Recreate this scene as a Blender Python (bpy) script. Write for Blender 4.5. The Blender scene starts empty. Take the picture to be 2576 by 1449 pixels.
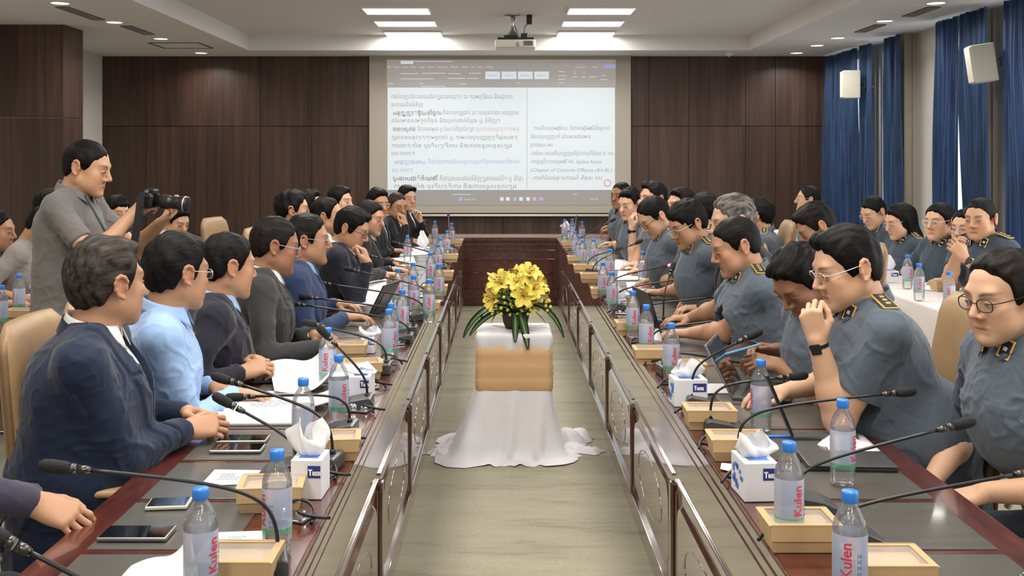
import bpy, bmesh, math, random
import numpy as np
from mathutils import Vector, Matrix

random.seed(7)
C = bpy.context.scene
COL = C.collection
PI = math.pi
EYE = 1.6          # camera height
F = 2600.0         # focal length in pixels of a 2576 px wide frame
VX, VY = 1266.0, 402.0

# ------------------------------------------------------------ camera
cam_d = bpy.data.cameras.new('camera')
cam = bpy.data.objects.new('camera', cam_d)
COL.objects.link(cam)
cam.location = (0, 0, EYE)
cam.rotation_euler = (PI / 2, 0, 0)
cam_d.sensor_width = 36.0
cam_d.lens = 36.0 * F / 2576.0
cam_d.shift_x = (1288.0 - VX) / 2576.0
cam_d.shift_y = -(724.5 - VY) / 2576.0
cam_d.clip_start = 0.05
cam_d.dof.use_dof = False
C.camera = cam

# ------------------------------------------------------------ colour management
C.view_settings.view_transform = 'Standard'
C.view_settings.look = 'None'
C.view_settings.gamma = 1.0
C.view_settings.use_curve_mapping = False
C.view_settings.exposure = 0.27

# ------------------------------------------------------------ daylight outside the windows
wd = bpy.data.worlds.new('daylight')
C.world = wd
wd.use_nodes = True
bg = wd.node_tree.nodes['Background']
bg.inputs['Color'].default_value = (0.92, 0.95, 1.0, 1)
bg.inputs['Strength'].default_value = 4.5

# ------------------------------------------------------------ the lamps of the room
CEIL_LOW, CEIL_HIGH = 2.95, 3.14
def area_light(name, loc, sx, sy, power, col, shape='RECTANGLE', spread=PI, rot=(0, 0, 0)):
    l = bpy.data.lights.new(name, 'AREA')
    l.shape = shape
    l.size = sx
    if shape in ('RECTANGLE', 'ELLIPSE'):
        l.size_y = sy
    l.energy = power
    l.color = col
    l.spread = spread
    o = bpy.data.objects.new(name, l)
    o.location = loc
    o.rotation_euler = rot
    COL.objects.link(o)
    return o
WARM = (1.0, 0.955, 0.89)
PANEL_Y = [12.55, 11.57, 10.6, 8.2, 7.2, 6.2, 3.9, 2.9, 1.9, -0.4, -1.4, -2.4]
PANEL_X = (-1.09, 1.0)
for y in PANEL_Y:
    for x in PANEL_X:
        area_light('panel_light', (x, y, CEIL_HIGH - 0.03), 0.66, 0.42, 15.0, WARM)
DOWN = [(-3.8, 13.0), (-3.8, 11.47), (-3.8, 10.1), (-3.8, 8.86), (-3.8, 7.5), (-3.8, 6.1), (-3.8, 4.7), (-3.8, 3.3), (-3.8, 1.9), (-3.8, 0.4),
        (3.69, 13.0), (3.69, 12.15), (3.69, 11.4), (3.69, 10.0), (3.71, 8.86), (3.7, 7.5), (3.7, 6.1), (3.7, 4.7), (3.7, 3.3), (3.7, 1.9), (3.7, 0.4)]
for x, y in DOWN:
    area_light('downlight_light', (x, y, CEIL_LOW - 0.02), 0.15, 0.15, 8.0, WARM, 'DISK', math.radians(150))

# ------------------------------------------------------------ helpers
def W(px, py, Y):
    """point at depth Y seen at this pixel of the photograph"""
    return Vector(((px - VX) * Y / F, Y, EYE - (py - VY) * Y / F))
def Wz(px, py, z=0.75):
    """point at height z seen at this pixel"""
    Y = F * (EYE - z) / (py - VY)
    return Vector(((px - VX) * Y / F, Y, z))
def WX(px, py, X):
    """point at lateral place X seen at this pixel"""
    Y = X * F / (px - VX)
    return Vector((X, Y, EYE - (py - VY) * Y / F))

def tag(o, label=None, cat=None, group=None, kind=None):
    if label: o['label'] = label
    if cat: o['category'] = cat
    if group: o['group'] = group
    if kind: o['kind'] = kind
    return o
def thing(name, label, cat, loc=(0, 0, 0), rotz=0.0, group=None):
    o = bpy.data.objects.new(name, None)
    COL.objects.link(o)
    o.location = loc
    o.rotation_euler = (0, 0, rotz)
    o.empty_display_size = 0.1
    return tag(o, label, cat, group)
def link(name, me, mat=None, parent=None, loc=None, rot=None):
    o = bpy.data.objects.new(name, me)
    COL.objects.link(o)
    if mat is not None and len(me.materials) == 0:
        me.materials.append(mat)
    if parent is not None:
        o.parent = parent
    if loc is not None: o.location = loc
    if rot is not None: o.rotation_euler = rot
    return o
def obj(name, bm, mat=None, parent=None, smooth=False, loc=None, rot=None):
    me = bpy.data.meshes.new(name)
    if smooth:
        for f in bm.faces: f.smooth = True
    bm.normal_update()
    bm.to_mesh(me)
    bm.free()
    return link(name, me, mat, parent, loc, rot)
def dup(o, loc=None, rotz=None, parent=None, label=None, group=None):
    c = o.copy()
    COL.objects.link(c)
    if parent is not None: c.parent = parent
    if loc is not None: c.location = loc
    if rotz is not None: c.rotation_euler = (0, 0, rotz)
    if label: c['label'] = label
    if group: c['group'] = group
    for ch in list(o.children):
        dup(ch, parent=c)
    return c

def add_box(bm, lo, hi, mi=0, bev=0.0, mat=None):
    x0, y0, z0 = lo; x1, y1, z1 = hi
    vs = [bm.verts.new(v) for v in ((x0,y0,z0),(x1,y0,z0),(x1,y1,z0),(x0,y1,z0),(x0,y0,z1),(x1,y0,z1),(x1,y1,z1),(x0,y1,z1))]
    if mat is not None:
        for v in vs: v.co = mat @ v.co
    fs = [bm.faces.new([vs[i] for i in q]) for q in ((3,2,1,0),(4,5,6,7),(0,1,5,4),(1,2,6,5),(2,3,7,6),(3,0,4,7))]
    for f in fs: f.material_index = mi
    if bev > 0:
        es = list({e for f in fs for e in f.edges})
        r = bmesh.ops.bevel(bm, geom=es, offset=bev, segments=2, profile=0.5, affect='EDGES')
        for f in r['faces']: f.material_index = mi
    return fs
def add_tube(bm, pts, rad, n=8, mi=0, caps=True):
    """tube along a polyline; rad is a number or one per point"""
    pts = [Vector(p) for p in pts]
    rads = rad if hasattr(rad, '__len__') else [rad] * len(pts)
    up = None
    rings = []
    for i, p in enumerate(pts):
        if i == 0: t = pts[1] - p
        elif i == len(pts) - 1: t = p - pts[i-1]
        else: t = pts[i+1] - pts[i-1]
        t.normalize()
        if up is None:
            a = Vector((0, 0, 1)) if abs(t.z) < 0.9 else Vector((1, 0, 0))
            up = t.cross(a).normalized()
        up = (up - t * up.dot(t)).normalized()
        b = t.cross(up)
        rings.append([bm.verts.new(p + (up * math.cos(2*PI*k/n) + b * math.sin(2*PI*k/n)) * rads[i]) for k in range(n)])
    for i in range(len(pts) - 1):
        for k in range(n):
            f = bm.faces.new((rings[i][k], rings[i][(k+1) % n], rings[i+1][(k+1) % n], rings[i+1][k]))
            f.material_index = mi; f.smooth = True
    if caps:
        for r in (rings[0][::-1], rings[-1]):
            f = bm.faces.new(r); f.material_index = mi
    return rings
def add_lathe(bm, prof, n=20, c=(0, 0, 0), mi=0, smooth=True):
    """prof: list of (r, z)"""
    rings = []
    for r, z in prof:
        if r < 1e-5:
            rings.append([bm.verts.new((c[0], c[1], c[2] + z))])
        else:
            rings.append([bm.verts.new((c[0] + r*math.cos(2*PI*k/n), c[1] + r*math.sin(2*PI*k/n), c[2] + z)) for k in range(n)])
    for i in range(len(rings) - 1):
        a, b = rings[i], rings[i+1]
        for k in range(n):
            k2 = (k+1) % n
            if len(a) == 1 and len(b) == 1: continue
            if len(a) == 1: vs = (a[0], b[k2], b[k])
            elif len(b) == 1: vs = (a[k], a[k2], b[0])
            else: vs = (a[k], a[k2], b[k2], b[k])
            f = bm.faces.new(vs); f.material_index = mi; f.smooth = smooth
def add_grid(bm, fn, nu, nv, mi=0, closed_u=False, smooth=True):
    """fn(u,v)->xyz on a grid"""
    vs = [[bm.verts.new(fn(i / (nu if closed_u else nu - 1), j / (nv - 1))) for i in range(nu)] for j in range(nv)]
    for j in range(nv - 1):
        for i in range(nu if closed_u else nu - 1):
            i2 = (i+1) % nu
            f = bm.faces.new((vs[j][i], vs[j][i2], vs[j+1][i2], vs[j+1][i])); f.material_index = mi; f.smooth = smooth
    return vs
def bez(p0, p1, p2, p3, n=10):
    p0, p1, p2, p3 = map(Vector, (p0, p1, p2, p3))
    out = []
    for i in range(n + 1):
        t = i / n; s = 1 - t
        out.append(p0*s**3 + p1*3*s*s*t + p2*3*s*t*t + p3*t**3)
    return out
def text_mesh(name, s, size, align='LEFT', shear=0.0, extrude=0.0, bold=0.0):
    cu = bpy.data.curves.new(name + '_curve', 'FONT')
    cu.body = s; cu.size = size; cu.align_x = align; cu.shear = shear; cu.extrude = extrude; cu.offset = bold
    cu.resolution_u = 2
    o = bpy.data.objects.new(name + '_tmp', cu)
    COL.objects.link(o)
    bpy.context.view_layer.update()
    dg = bpy.context.evaluated_depsgraph_get()
    me = bpy.data.meshes.new_from_object(o.evaluated_get(dg))
    me.materials.clear()
    bpy.data.objects.remove(o)
    bpy.data.curves.remove(cu)
    me.name = name
    return me

# ------------------------------------------------------------ materials
def srgb(r, g, b):
    def c(v):
        v /= 255.0
        return v / 12.92 if v <= 0.04045 else ((v + 0.055) / 1.055) ** 2.4
    return (c(r), c(g), c(b), 1.0)
def newmat(name):
    m = bpy.data.materials.new(name)
    m.use_nodes = True
    nt = m.node_tree
    return m, nt, nt.nodes['Principled BSDF'], nt.nodes, nt.links
def noise_chain(nt, scale, stretch=(1, 1, 1), detail=4.0, coord='Object', rough=0.55):
    tc = nt.nodes.new('ShaderNodeTexCoord')
    mp = nt.nodes.new('ShaderNodeMapping')
    mp.inputs['Scale'].default_value = stretch
    nz = nt.nodes.new('ShaderNodeTexNoise')
    nz.inputs['Scale'].default_value = scale
    nz.inputs['Detail'].default_value = detail
    nz.inputs['Roughness'].default_value = rough
    nt.links.new(tc.outputs[coord], mp.inputs['Vector'])
    nt.links.new(mp.outputs['Vector'], nz.inputs['Vector'])
    return nz
def ramp(nt, src, stops):
    r = nt.nodes.new('ShaderNodeValToRGB')
    while len(r.color_ramp.elements) < len(stops): r.color_ramp.elements.new(0.5)
    for e, (p, c) in zip(r.color_ramp.elements, stops):
        e.position = p; e.color = c
    nt.links.new(src, r.inputs['Fac'])
    return r
def bump(nt, src, bsdf, strength=0.2, dist=0.01):
    b = nt.nodes.new('ShaderNodeBump')
    b.inputs['Strength'].default_value = strength
    b.inputs['Distance'].default_value = dist
    nt.links.new(src, b.inputs['Height'])
    nt.links.new(b.outputs['Normal'], bsdf.inputs['Normal'])
    return b
def plain(name, col, rough=0.5, metal=0.0, var=0.06, scale=8.0, spec=0.5, coat=0.0, bmp=0.0, stretch=(1, 1, 1), sheen=0.0, coord='Object'):
    """a colour with a little unevenness of its own"""
    m, nt, b, N, L = newmat(name)
    nz = noise_chain(nt, scale, stretch, coord=coord)
    c0 = tuple(max(0, v * (1 - var)) for v in col[:3]) + (1,)
    c1 = tuple(min(1, v * (1 + var)) for v in col[:3]) + (1,)
    r = ramp(nt, nz.outputs['Fac'], [(0.3, c0), (0.7, c1)])
    L.new(r.outputs['Color'], b.inputs['Base Color'])
    b.inputs['Roughness'].default_value = rough
    b.inputs['Metallic'].default_value = metal
    b.inputs['Specular IOR Level'].default_value = spec
    b.inputs['Coat Weight'].default_value = coat
    b.inputs['Coat Roughness'].default_value = 0.06
    b.inputs['Sheen Weight'].default_value = sheen
    if bmp: bump(nt, nz.outputs['Fac'], b, bmp)
    return m
def emitter(name, col, strength):
    m, nt, b, N, L = newmat(name)
    b.inputs['Base Color'].default_value = (0.8, 0.8, 0.8, 1)
    b.inputs['Emission Color'].default_value = col
    b.inputs['Emission Strength'].default_value = strength
    return m
def wood(name, c0, c1, c2, rough=0.3, coat=0.0, scale=3.0, stretch=(14, 14, 0.6), board=None, bmp=0.05, spec=0.5):
    m, nt, b, N, L = newmat(name)
    nz = noise_chain(nt, scale, stretch, detail=6, rough=0.6)
    r = ramp(nt, nz.outputs['Fac'], [(0.28, c0), (0.5, c1), (0.74, c2)])
    src = r.outputs['Color']
    if board:
        # every veneer leaf has its own shade
        tc = N.new('ShaderNodeTexCoord'); sx = N.new('ShaderNodeSeparateXYZ'); L.new(tc.outputs['Object'], sx.inputs[0])
        ad = N.new('ShaderNodeMath'); ad.operation = 'ADD'; L.new(sx.outputs['X'], ad.inputs[0]); L.new(sx.outputs['Y'], ad.inputs[1])
        mu = N.new('ShaderNodeMath'); mu.operation = 'DIVIDE'; L.new(ad.outputs[0], mu.inputs[0]); mu.inputs[1].default_value = board
        fl = N.new('ShaderNodeMath'); fl.operation = 'FLOOR'; L.new(mu.outputs[0], fl.inputs[0])
        gz = N.new('ShaderNodeMath'); gz.operation = 'GREATER_THAN'; L.new(sx.outputs['Z'], gz.inputs[0]); gz.inputs[1].default_value = 2.04
        a2 = N.new('ShaderNodeMath'); a2.operation = 'MULTIPLY_ADD'; L.new(gz.outputs[0], a2.inputs[0]); a2.inputs[1].default_value = 31.7; L.new(fl.outputs[0], a2.inputs[2])
        wn = N.new('ShaderNodeTexWhiteNoise'); wn.noise_dimensions = '1D'; L.new(a2.outputs[0], wn.inputs['W'])
        mr = N.new('ShaderNodeMapRange'); L.new(wn.outputs['Value'], mr.inputs['Value']); mr.inputs['To Min'].default_value = 0.78; mr.inputs['To Max'].default_value = 1.22
        hs = N.new('ShaderNodeHueSaturation'); L.new(src, hs.inputs['Color']); L.new(mr.outputs['Result'], hs.inputs['Value'])
        src = hs.outputs['Color']
    L.new(src, b.inputs['Base Color'])
    b.inputs['Roughness'].default_value = rough
    b.inputs['Coat Weight'].default_value = coat
    b.inputs['Coat Roughness'].default_value = 0.05
    b.inputs['Specular IOR Level'].default_value = spec
    if bmp: bump(nt, nz.outputs['Fac'], b, bmp, 0.004)
    return m
M = {}
M['wall_wood'] = wood('dark_walnut_panelling', srgb(50, 35, 30), srgb(67, 47, 39), srgb(83, 60, 50), 0.42, 0.0, 2.2, (9, 9, 0.35), board=0.21)
M['table_wood'] = wood('mahogany_lacquer', srgb(50, 20, 16), srgb(78, 34, 26), srgb(98, 46, 34), 0.22, 0.6, 3.0, (8, 1.2, 8), bmp=0.02)
M['table_face'] = wood('mahogany_front', srgb(58, 30, 26), srgb(80, 44, 37), srgb(96, 56, 46), 0.14, 1.0, 3.0, (8, 8, 0.8), bmp=0.005, spec=1.0)
M['table_face'].node_tree.nodes['Principled BSDF'].inputs['Coat IOR'].default_value = 2.6
M['inlay'] = plain('dark_grey_leather_inlay', srgb(80, 78, 73), 0.33, var=0.06, scale=40, bmp=0.04, coat=0.2)
M['ceiling'] = plain('ceiling_paint', srgb(222, 220, 218), 0.85, var=0.015, scale=1.5)
M['wall_white'] = plain('cream_wall_paint', srgb(206, 203, 196), 0.8, var=0.02, scale=2)
M['led'] = emitter('lamp_diffuser', (1.0, 0.97, 0.92, 1), 6.0)
M['led_frame'] = plain('white_lamp_trim', srgb(225, 225, 222), 0.4)
M['dark_slot'] = plain('vent_slot_grey', srgb(78, 76, 74), 0.7)
M['vent_grey'] = plain('vent_frame_grey', srgb(150, 148, 145), 0.6)
M['chrome'] = plain('chrome', srgb(210, 210, 212), 0.12, metal=1.0, var=0.02)
M['steel'] = plain('brushed_steel', srgb(165, 165, 166), 0.3, metal=1.0, var=0.05)
M['black'] = plain('black_plastic', srgb(24, 24, 26), 0.38, var=0.1, scale=30)
M['black_matte'] = plain('black_foam', srgb(18, 18, 20), 0.8, var=0.2, scale=200, bmp=0.3)
M['grey_plastic'] = plain('dark_grey_plastic', srgb(66, 68, 70), 0.35)
M['tan'] = plain('tan_leather', srgb(150, 121, 86), 0.5, var=0.06, scale=14, bmp=0.08)
M['tan_dark'] = plain('tan_leather_side', srgb(126, 98, 66), 0.5, var=0.06, scale=14)
M['armpad'] = plain('pale_armrest_wood', srgb(186, 150, 104), 0.35, var=0.08, scale=12, stretch=(1, 8, 1))
M['kraft'] = plain('kraft_card', srgb(188, 158, 116), 0.75, var=0.05, scale=20, bmp=0.03)
M['kraft_in'] = plain('food_in_box', srgb(190, 150, 105), 0.5, var=0.35, scale=60)
M['white_card'] = plain('white_card', srgb(226, 226, 232), 0.55, var=0.02)
M['paper'] = plain('white_paper', srgb(232, 231, 230), 0.7, var=0.02, scale=5)
M['ink'] = plain('grey_print', srgb(110, 112, 120), 0.7)
M['tissue'] = plain('tissue', srgb(238, 238, 240), 0.85, var=0.02)
M['navy_ink'] = plain('navy_badge', srgb(34, 52, 128), 0.5)
M['blue_print'] = plain('blue_print', srgb(78, 120, 196), 0.5, var=0.2, scale=30)
M['cap'] = plain('blue_bottle_cap', srgb(52, 128, 222), 0.35, var=0.03)
M['red_ink'] = plain('red_letters', srgb(214, 56, 78), 0.5)
M['screen_frame'] = plain('black_frame', srgb(16, 16, 17), 0.4)
M['cloth'] = plain('white_cloth', srgb(214, 212, 216), 0.85, var=0.03, scale=10, sheen=0.2)
M['cloth_t'] = plain('white_tablecloth', srgb(222, 216, 212), 0.85, var=0.02, scale=6, sheen=0.2)
M['sash'] = plain('gold_tan_satin', srgb(198, 158, 114), 0.45, var=0.05, scale=6, sheen=0.3)
M['gold'] = plain('gold_braid', srgb(214, 176, 92), 0.4, metal=0.35, var=0.2, scale=200)
M['silver'] = plain('silver_thread', srgb(200, 200, 204), 0.35, metal=0.6)
M['nickel'] = plain('dark_metal', srgb(90, 88, 84), 0.3, metal=1.0)
M['phone_glass'] = plain('black_phone_glass', srgb(12, 12, 14), 0.05, coat=1.0)
M['blue_case'] = plain('blue_case', srgb(110, 160, 205), 0.4)
M['white_plastic'] = plain('white_plastic', srgb(200, 196, 182), 0.4, var=0.02)
M['lime'] = plain('green_plastic', srgb(90, 190, 120), 0.45)

# water bottle: clear plastic, translucent printed label
def clear_plastic():
    m, nt, b, N, L = newmat('clear_bottle_plastic')
    out = nt.nodes['Material Output']
    tr = N.new('ShaderNodeBsdfTransparent'); tr.inputs['Color'].default_value = (0.95, 0.96, 0.97, 1)
    gl = N.new('ShaderNodeBsdfGlossy'); gl.inputs['Roughness'].default_value = 0.05
    df = N.new('ShaderNodeBsdfPrincipled'); df.inputs['Base Color'].default_value = srgb(226, 228, 232); df.inputs['Roughness'].default_value = 0.15
    lw = N.new('ShaderNodeLayerWeight'); lw.inputs['Blend'].default_value = 0.35
    nz = noise_chain(nt, 30.0, (1, 1, 1.6), 2)
    m1 = N.new('ShaderNodeMixShader'); m1.inputs['Fac'].default_value = 0.09
    m2 = N.new('ShaderNodeMixShader')
    L.new(tr.outputs[0], m1.inputs[1]); L.new(df.outputs[0], m1.inputs[2])
    L.new(m1.outputs[0], m2.inputs[1]); L.new(gl.outputs[0], m2.inputs[2])
    mp = N.new('ShaderNodeMath'); mp.operation = 'MULTIPLY'; mp.inputs[1].default_value = 0.75
    L.new(lw.outputs['Fresnel'], mp.inputs[0]); L.new(mp.outputs[0], m2.inputs['Fac'])
    bp = N.new('ShaderNodeBump'); bp.inputs['Strength'].default_value = 0.35; bp.inputs['Distance'].default_value = 0.01
    L.new(nz.outputs['Fac'], bp.inputs['Height']); L.new(bp.outputs['Normal'], gl.inputs['Normal']); L.new(bp.outputs['Normal'], df.inputs['Normal'])
    L.new(m2.outputs[0], out.inputs['Surface'])
    return m
M['bottle'] = clear_plastic()
def label_film():
    m, nt, b, N, L = newmat('printed_bottle_label')
    out = nt.nodes['Material Output']
    tc = N.new('ShaderNodeTexCoord'); sx = N.new('ShaderNodeSeparateXYZ'); L.new(tc.outputs['Object'], sx.inputs[0])
    mr = N.new('ShaderNodeMapRange'); L.new(sx.outputs['Z'], mr.inputs['Value']); mr.inputs['From Min'].default_value = 0.050; mr.inputs['From Max'].default_value = 0.150
    at = N.new('ShaderNodeMath'); at.operation = 'ARCTAN2'; L.new(sx.outputs['X'], at.inputs[0]); L.new(sx.outputs['Y'], at.inputs[1])
    wn = N.new('ShaderNodeMath'); wn.operation = 'SINE'; m3 = N.new('ShaderNodeMath'); m3.operation = 'MULTIPLY'; m3.inputs[1].default_value = 3.0
    L.new(at.outputs[0], m3.inputs[0]); L.new(m3.outputs[0], wn.inputs[0])
    r = ramp(nt, mr.outputs['Result'], [(0.0, srgb(96, 200, 150)), (0.12, srgb(96, 200, 150)), (0.15, srgb(206, 216, 232)), (1.0, srgb(222, 224, 232))])
    r2 = ramp(nt, wn.outputs[0], [(0.0, srgb(196, 210, 238)), (0.55, srgb(230, 226, 234)), (1.0, srgb(240, 232, 236))])
    mx = N.new('ShaderNodeMixRGB'); mx.blend_type = 'MULTIPLY'; mx.inputs['Fac'].default_value = 0.75
    L.new(r.outputs['Color'], mx.inputs['Color1']); L.new(r2.outputs['Color'], mx.inputs['Color2'])
    L.new(mx.outputs['Color'], b.inputs['Base Color'])
    b.inputs['Roughness'].default_value = 0.35
    tr = N.new('ShaderNodeBsdfTransparent')
    m1 = N.new('ShaderNodeMixShader'); m1.inputs['Fac'].default_value = 0.62
    L.new(tr.outputs[0], m1.inputs[1]); L.new(b.outputs[0], m1.inputs[2]); L.new(m1.outputs[0], out.inputs['Surface'])
    return m
M['label'] = label_film()
def carpet():
    m, nt, b, N, L = newmat('worn_olive_grey_carpet')
    n1 = noise_chain(nt, 2.0, (0.6, 3.0, 1), 6, rough=0.72)
    n2 = noise_chain(nt, 60.0, (1, 1, 1), 3)
    r = ramp(nt, n1.outputs['Fac'], [(0.32, srgb(120, 116, 99)), (0.45, srgb(148, 143, 123)), (0.75, srgb(162, 157, 137))])
    r2 = ramp(nt, n2.outputs['Fac'], [(0.3, (0.86, 0.86, 0.86, 1)), (0.7, (1, 1, 1, 1))])
    mx = N.new('ShaderNodeMixRGB'); mx.blend_type = 'MULTIPLY'; mx.inputs['Fac'].default_value = 1
    L.new(r.outputs['Color'], mx.inputs['Color1']); L.new(r2.outputs['Color'], mx.inputs['Color2'])
    L.new(mx.outputs['Color'], b.inputs['Base Color'])
    b.inputs['Roughness'].default_value = 0.9
    bump(nt, n2.outputs['Fac'], b, 0.3, 0.004)
    return m
M['carpet'] = carpet()
def drape(name, c0, c1, trans=0.0):
    m, nt, b, N, L = newmat(name)
    nz = noise_chain(nt, 6.0, (3, 3, 0.3), 3)
    r = ramp(nt, nz.outputs['Fac'], [(0.3, c0), (0.7, c1)])
    L.new(r.outputs['Color'], b.inputs['Base Color'])
    b.inputs['Roughness'].default_value = 0.5
    b.inputs['Sheen Weight'].default_value = 0.25
    if trans:
        out = nt.nodes['Material Output']
        t = N.new('ShaderNodeBsdfTranslucent'); L.new(r.outputs['Color'], t.inputs['Color'])
        mx = N.new('ShaderNodeMixShader'); mx.inputs['Fac'].default_value = trans
        L.new(b.outputs[0], mx.inputs[1]); L.new(t.outputs[0], mx.inputs[2]); L.new(mx.outputs[0], out.inputs['Surface'])
    return m
M['curtain'] = drape('blue_curtain', srgb(36, 64, 102), srgb(66, 100, 146), 0.16)
M['sheer'] = drape('white_sheer', srgb(222, 228, 236), srgb(238, 242, 248), 0.7)
# ------------------------------------------------------------ the room
def struct(name, bm, m, parent=None, smooth=False):
    o = obj(name, bm, m, parent, smooth)
    if parent is None: o['kind'] = 'structure'
    return o
XL, XR, YB, YF = -5.23, 4.4, 13.5, -4.0
bm = bmesh.new(); add_box(bm, (XL - .2, YF - .2, -0.12), (XR + .2, YB + .2, 0.0)); struct('floor', bm, M['carpet'])
# ceiling: low border round a raised field
CX0, CX1, CY1, CY0 = -3.14, 3.03, 12.74, -3.0
bm = bmesh.new()
for lo, hi in (((XL, YF, CEIL_LOW), (CX0, YB, 3.3)), ((CX1, YF, CEIL_LOW), (XR, YB, 3.3)), ((CX0, CY1, CEIL_LOW), (CX1, YB, 3.3)), ((CX0, YF, CEIL_LOW), (CX1, CY0, 3.3))):
    add_box(bm, lo, hi)
struct('ceiling_border', bm, M['ceiling'])
bm = bmesh.new(); add_box(bm, (CX0, CY0, CEIL_HIGH), (CX1, CY1, 3.3)); struct('ceiling', bm, M['ceiling'])
# back wall with veneer boards
bm = bmesh.new(); add_box(bm, (XL, YB, 0), (XR, YB + .15, 3.0))
struct('wall_back', bm, M['screen_frame'])
bm = bmesh.new()
xs = [-5.23, -4.66, -3.17, -2.5, -1.6, 0.0, 1.9, 2.42, 3.16, 3.55, 4.4]
for a, b in zip(xs[:-1], xs[1:]):
    for z0, z1 in ((0.0, 0.62), (0.624, 2.036), (2.04, CEIL_LOW)):
        add_box(bm, (a + .003, YB - .022, z0 + .002), (b - .003, YB + .002, z1 - .002), bev=0.0015)
struct('trim_panelling', bm, M['wall_wood'])
# white rail on the back wall at dado height
bm = bmesh.new(); add_box(bm, (1.9, YB - .06, .52), (XR, YB - .02, .60), bev=.006); struct('trim_rail', bm, M['wall_white'])
# left wall, rear wall
bm = bmesh.new(); add_box(bm, (XL - .15, YF, 0), (XL, YB, 3.0)); struct('wall_left', bm, M['wall_white'])
bm = bmesh.new(); add_box(bm, (XL, YF - .15, 0), (XR, YF, 3.0)); struct('wall_rear', bm, M['wall_white'])
# wooden column on the left wall
bm = bmesh.new()
cx0, cx1, cy0, cy1 = XL, -4.39, 10.32, 10.80
for z0, z1 in ((0, 2.018), (2.022, CEIL_LOW)):
    add_box(bm, (cx0, cy0, z0), (cx1, cy1, z1), bev=.004)
struct('wall_column', bm, M['wall_wood'])
bm = bmesh.new(); add_box(bm, (cx0, cy0 + .01, 2.0), (cx1 - .012, cy1 - .01, 2.04)); struct('trim_column_joint', bm, M['steel'])
# right wall with window openings
WINS = [(12.45, 13.3), (11.2, 12.0), (9.45, 10.35), (7.6, 8.85), (5.3, 6.6), (3.2, 4.6), (1.1, 2.5)]
bm = bmesh.new()
ys = sorted([YF, YB] + [v for w in WINS for v in w])
for i in range(0, len(ys), 2):
    add_box(bm, (XR, ys[i], 0), (XR + .25, ys[i+1], 3.0))
for a, b in WINS:
    add_box(bm, (XR, a, 0), (XR + .25, b, .35)); add_box(bm, (XR, a, 2.85), (XR + .25, b, 3.0))
struct('wall_right', bm, M['wall_white'])
m, nt, b_, N_, L_ = newmat('window_glass')
b_.inputs['Base Color'].default_value = (1, 1, 1, 1); b_.inputs['Roughness'].default_value = 0.02
tr_ = N_.new('ShaderNodeBsdfTransparent'); mx_ = N_.new('ShaderNodeMixShader'); mx_.inputs['Fac'].default_value = 0.12
L_.new(tr_.outputs[0], mx_.inputs[1]); L_.new(b_.outputs[0], mx_.inputs[2]); L_.new(mx_.outputs[0], nt.nodes['Material Output'].inputs['Surface'])
M['glass'] = m
for i, (a, b) in enumerate(WINS):
    bm = bmesh.new()
    for lo, hi in (((0, a, .35), (.06, a + .06, 2.85)), ((0, b - .06, .35), (.06, b, 2.85)), ((0, a, .35), (.06, b, .41)), ((0, a, 2.79), (.06, b, 2.85)), ((.01, (a + b)/2 - .03, .4), (.05, (a + b)/2 + .03, 2.8))):
        add_box(bm, (XR + .12 + lo[0], lo[1], lo[2]), (XR + .12 + hi[0], hi[1], hi[2]))
    fr = struct('window_%d' % (i + 1), bm, M['led_frame'])
    bm = bmesh.new(); add_box(bm, (XR + .145, a + .05, .4), (XR + .152, b - .05, 2.8)); obj('pane', bm, M['glass'], fr)
# curtains (one thing per drape) and the sheers behind them
def curtain(y0, y1, in0, in1, zgap, side, label, X=4.17, depth=.05, seed=0, folds=None):
    """side +1: the free edge is the one at y0 (towards the camera); the free edge eases from in0 at the top to in1 at the bottom"""
    n = 90; nz = 26
    folds = folds or max(4, int((y1 - y0) / .07))
    rnd = random.Random(seed)
    ph = [rnd.uniform(0, 6.28) for _ in range(4)]
    def fn(u, v):
        z = .06 + v * (CEIL_LOW - .09)
        g = min(1.0, max(0.0, (CEIL_LOW - .35 - z) / zgap)); g = g * g * (3 - 2 * g)
        ins = in0 + (in1 - in0) * g
        a, b = (y0 + ins, y1) if side > 0 else (y0, y1 - ins)
        y = a + (b - a) * u
        w = math.sin(u * folds * 2 * PI + ph[0] + .7 * math.sin(v * 2.2 + ph[1])) * .6 + math.sin(u * folds * 3.7 + ph[2] + v * 1.5) * .4
        return (X + depth * w * (0.55 + .45 * (1 - v)) + .015 * math.sin(v * 5 + u * 9), y + .008 * math.sin(v * 6 + u * 20), z)
    bm = bmesh.new(); add_grid(bm, fn, n, nz)
    r = bmesh.ops.solidify(bm, geom=bm.faces[:], thickness=0.004)
    for f in bm.faces: f.smooth = True
    o = obj('curtain', bm, M['curtain'])
    return tag(o, label, 'curtain')
curtain(12.74, 13.42, .0, .07, 1.4, +1, 'blue curtain hanging against the panelled back wall corner', seed=1)
curtain(12.2, 12.76, .0, .14, 1.4, -1, 'blue curtain behind the smaller white wall speaker', seed=2)
curtain(11.70, 12.09, .0, .02, 1.6, +1, 'blue curtain beside the widest strip of white sheer, far side', seed=3)
curtain(10.85, 11.34, .0, .03, 1.5, -1, 'blue curtain meeting the bare cream wall, near side of the wide sheer', seed=4)
curtain(9.45, 9.99, .0, .10, 1.7, +1, 'blue curtain starting at the cream wall beyond the larger speaker', seed=5)
curtain(8.88, 9.47, .0, .15, 1.7, -1, 'blue curtain hanging directly behind the larger white speaker', seed=6)
curtain(7.3, 8.63, .0, .1, 1.4, -1, 'blue curtain at the edge of the view past the larger speaker', seed=7)
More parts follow.
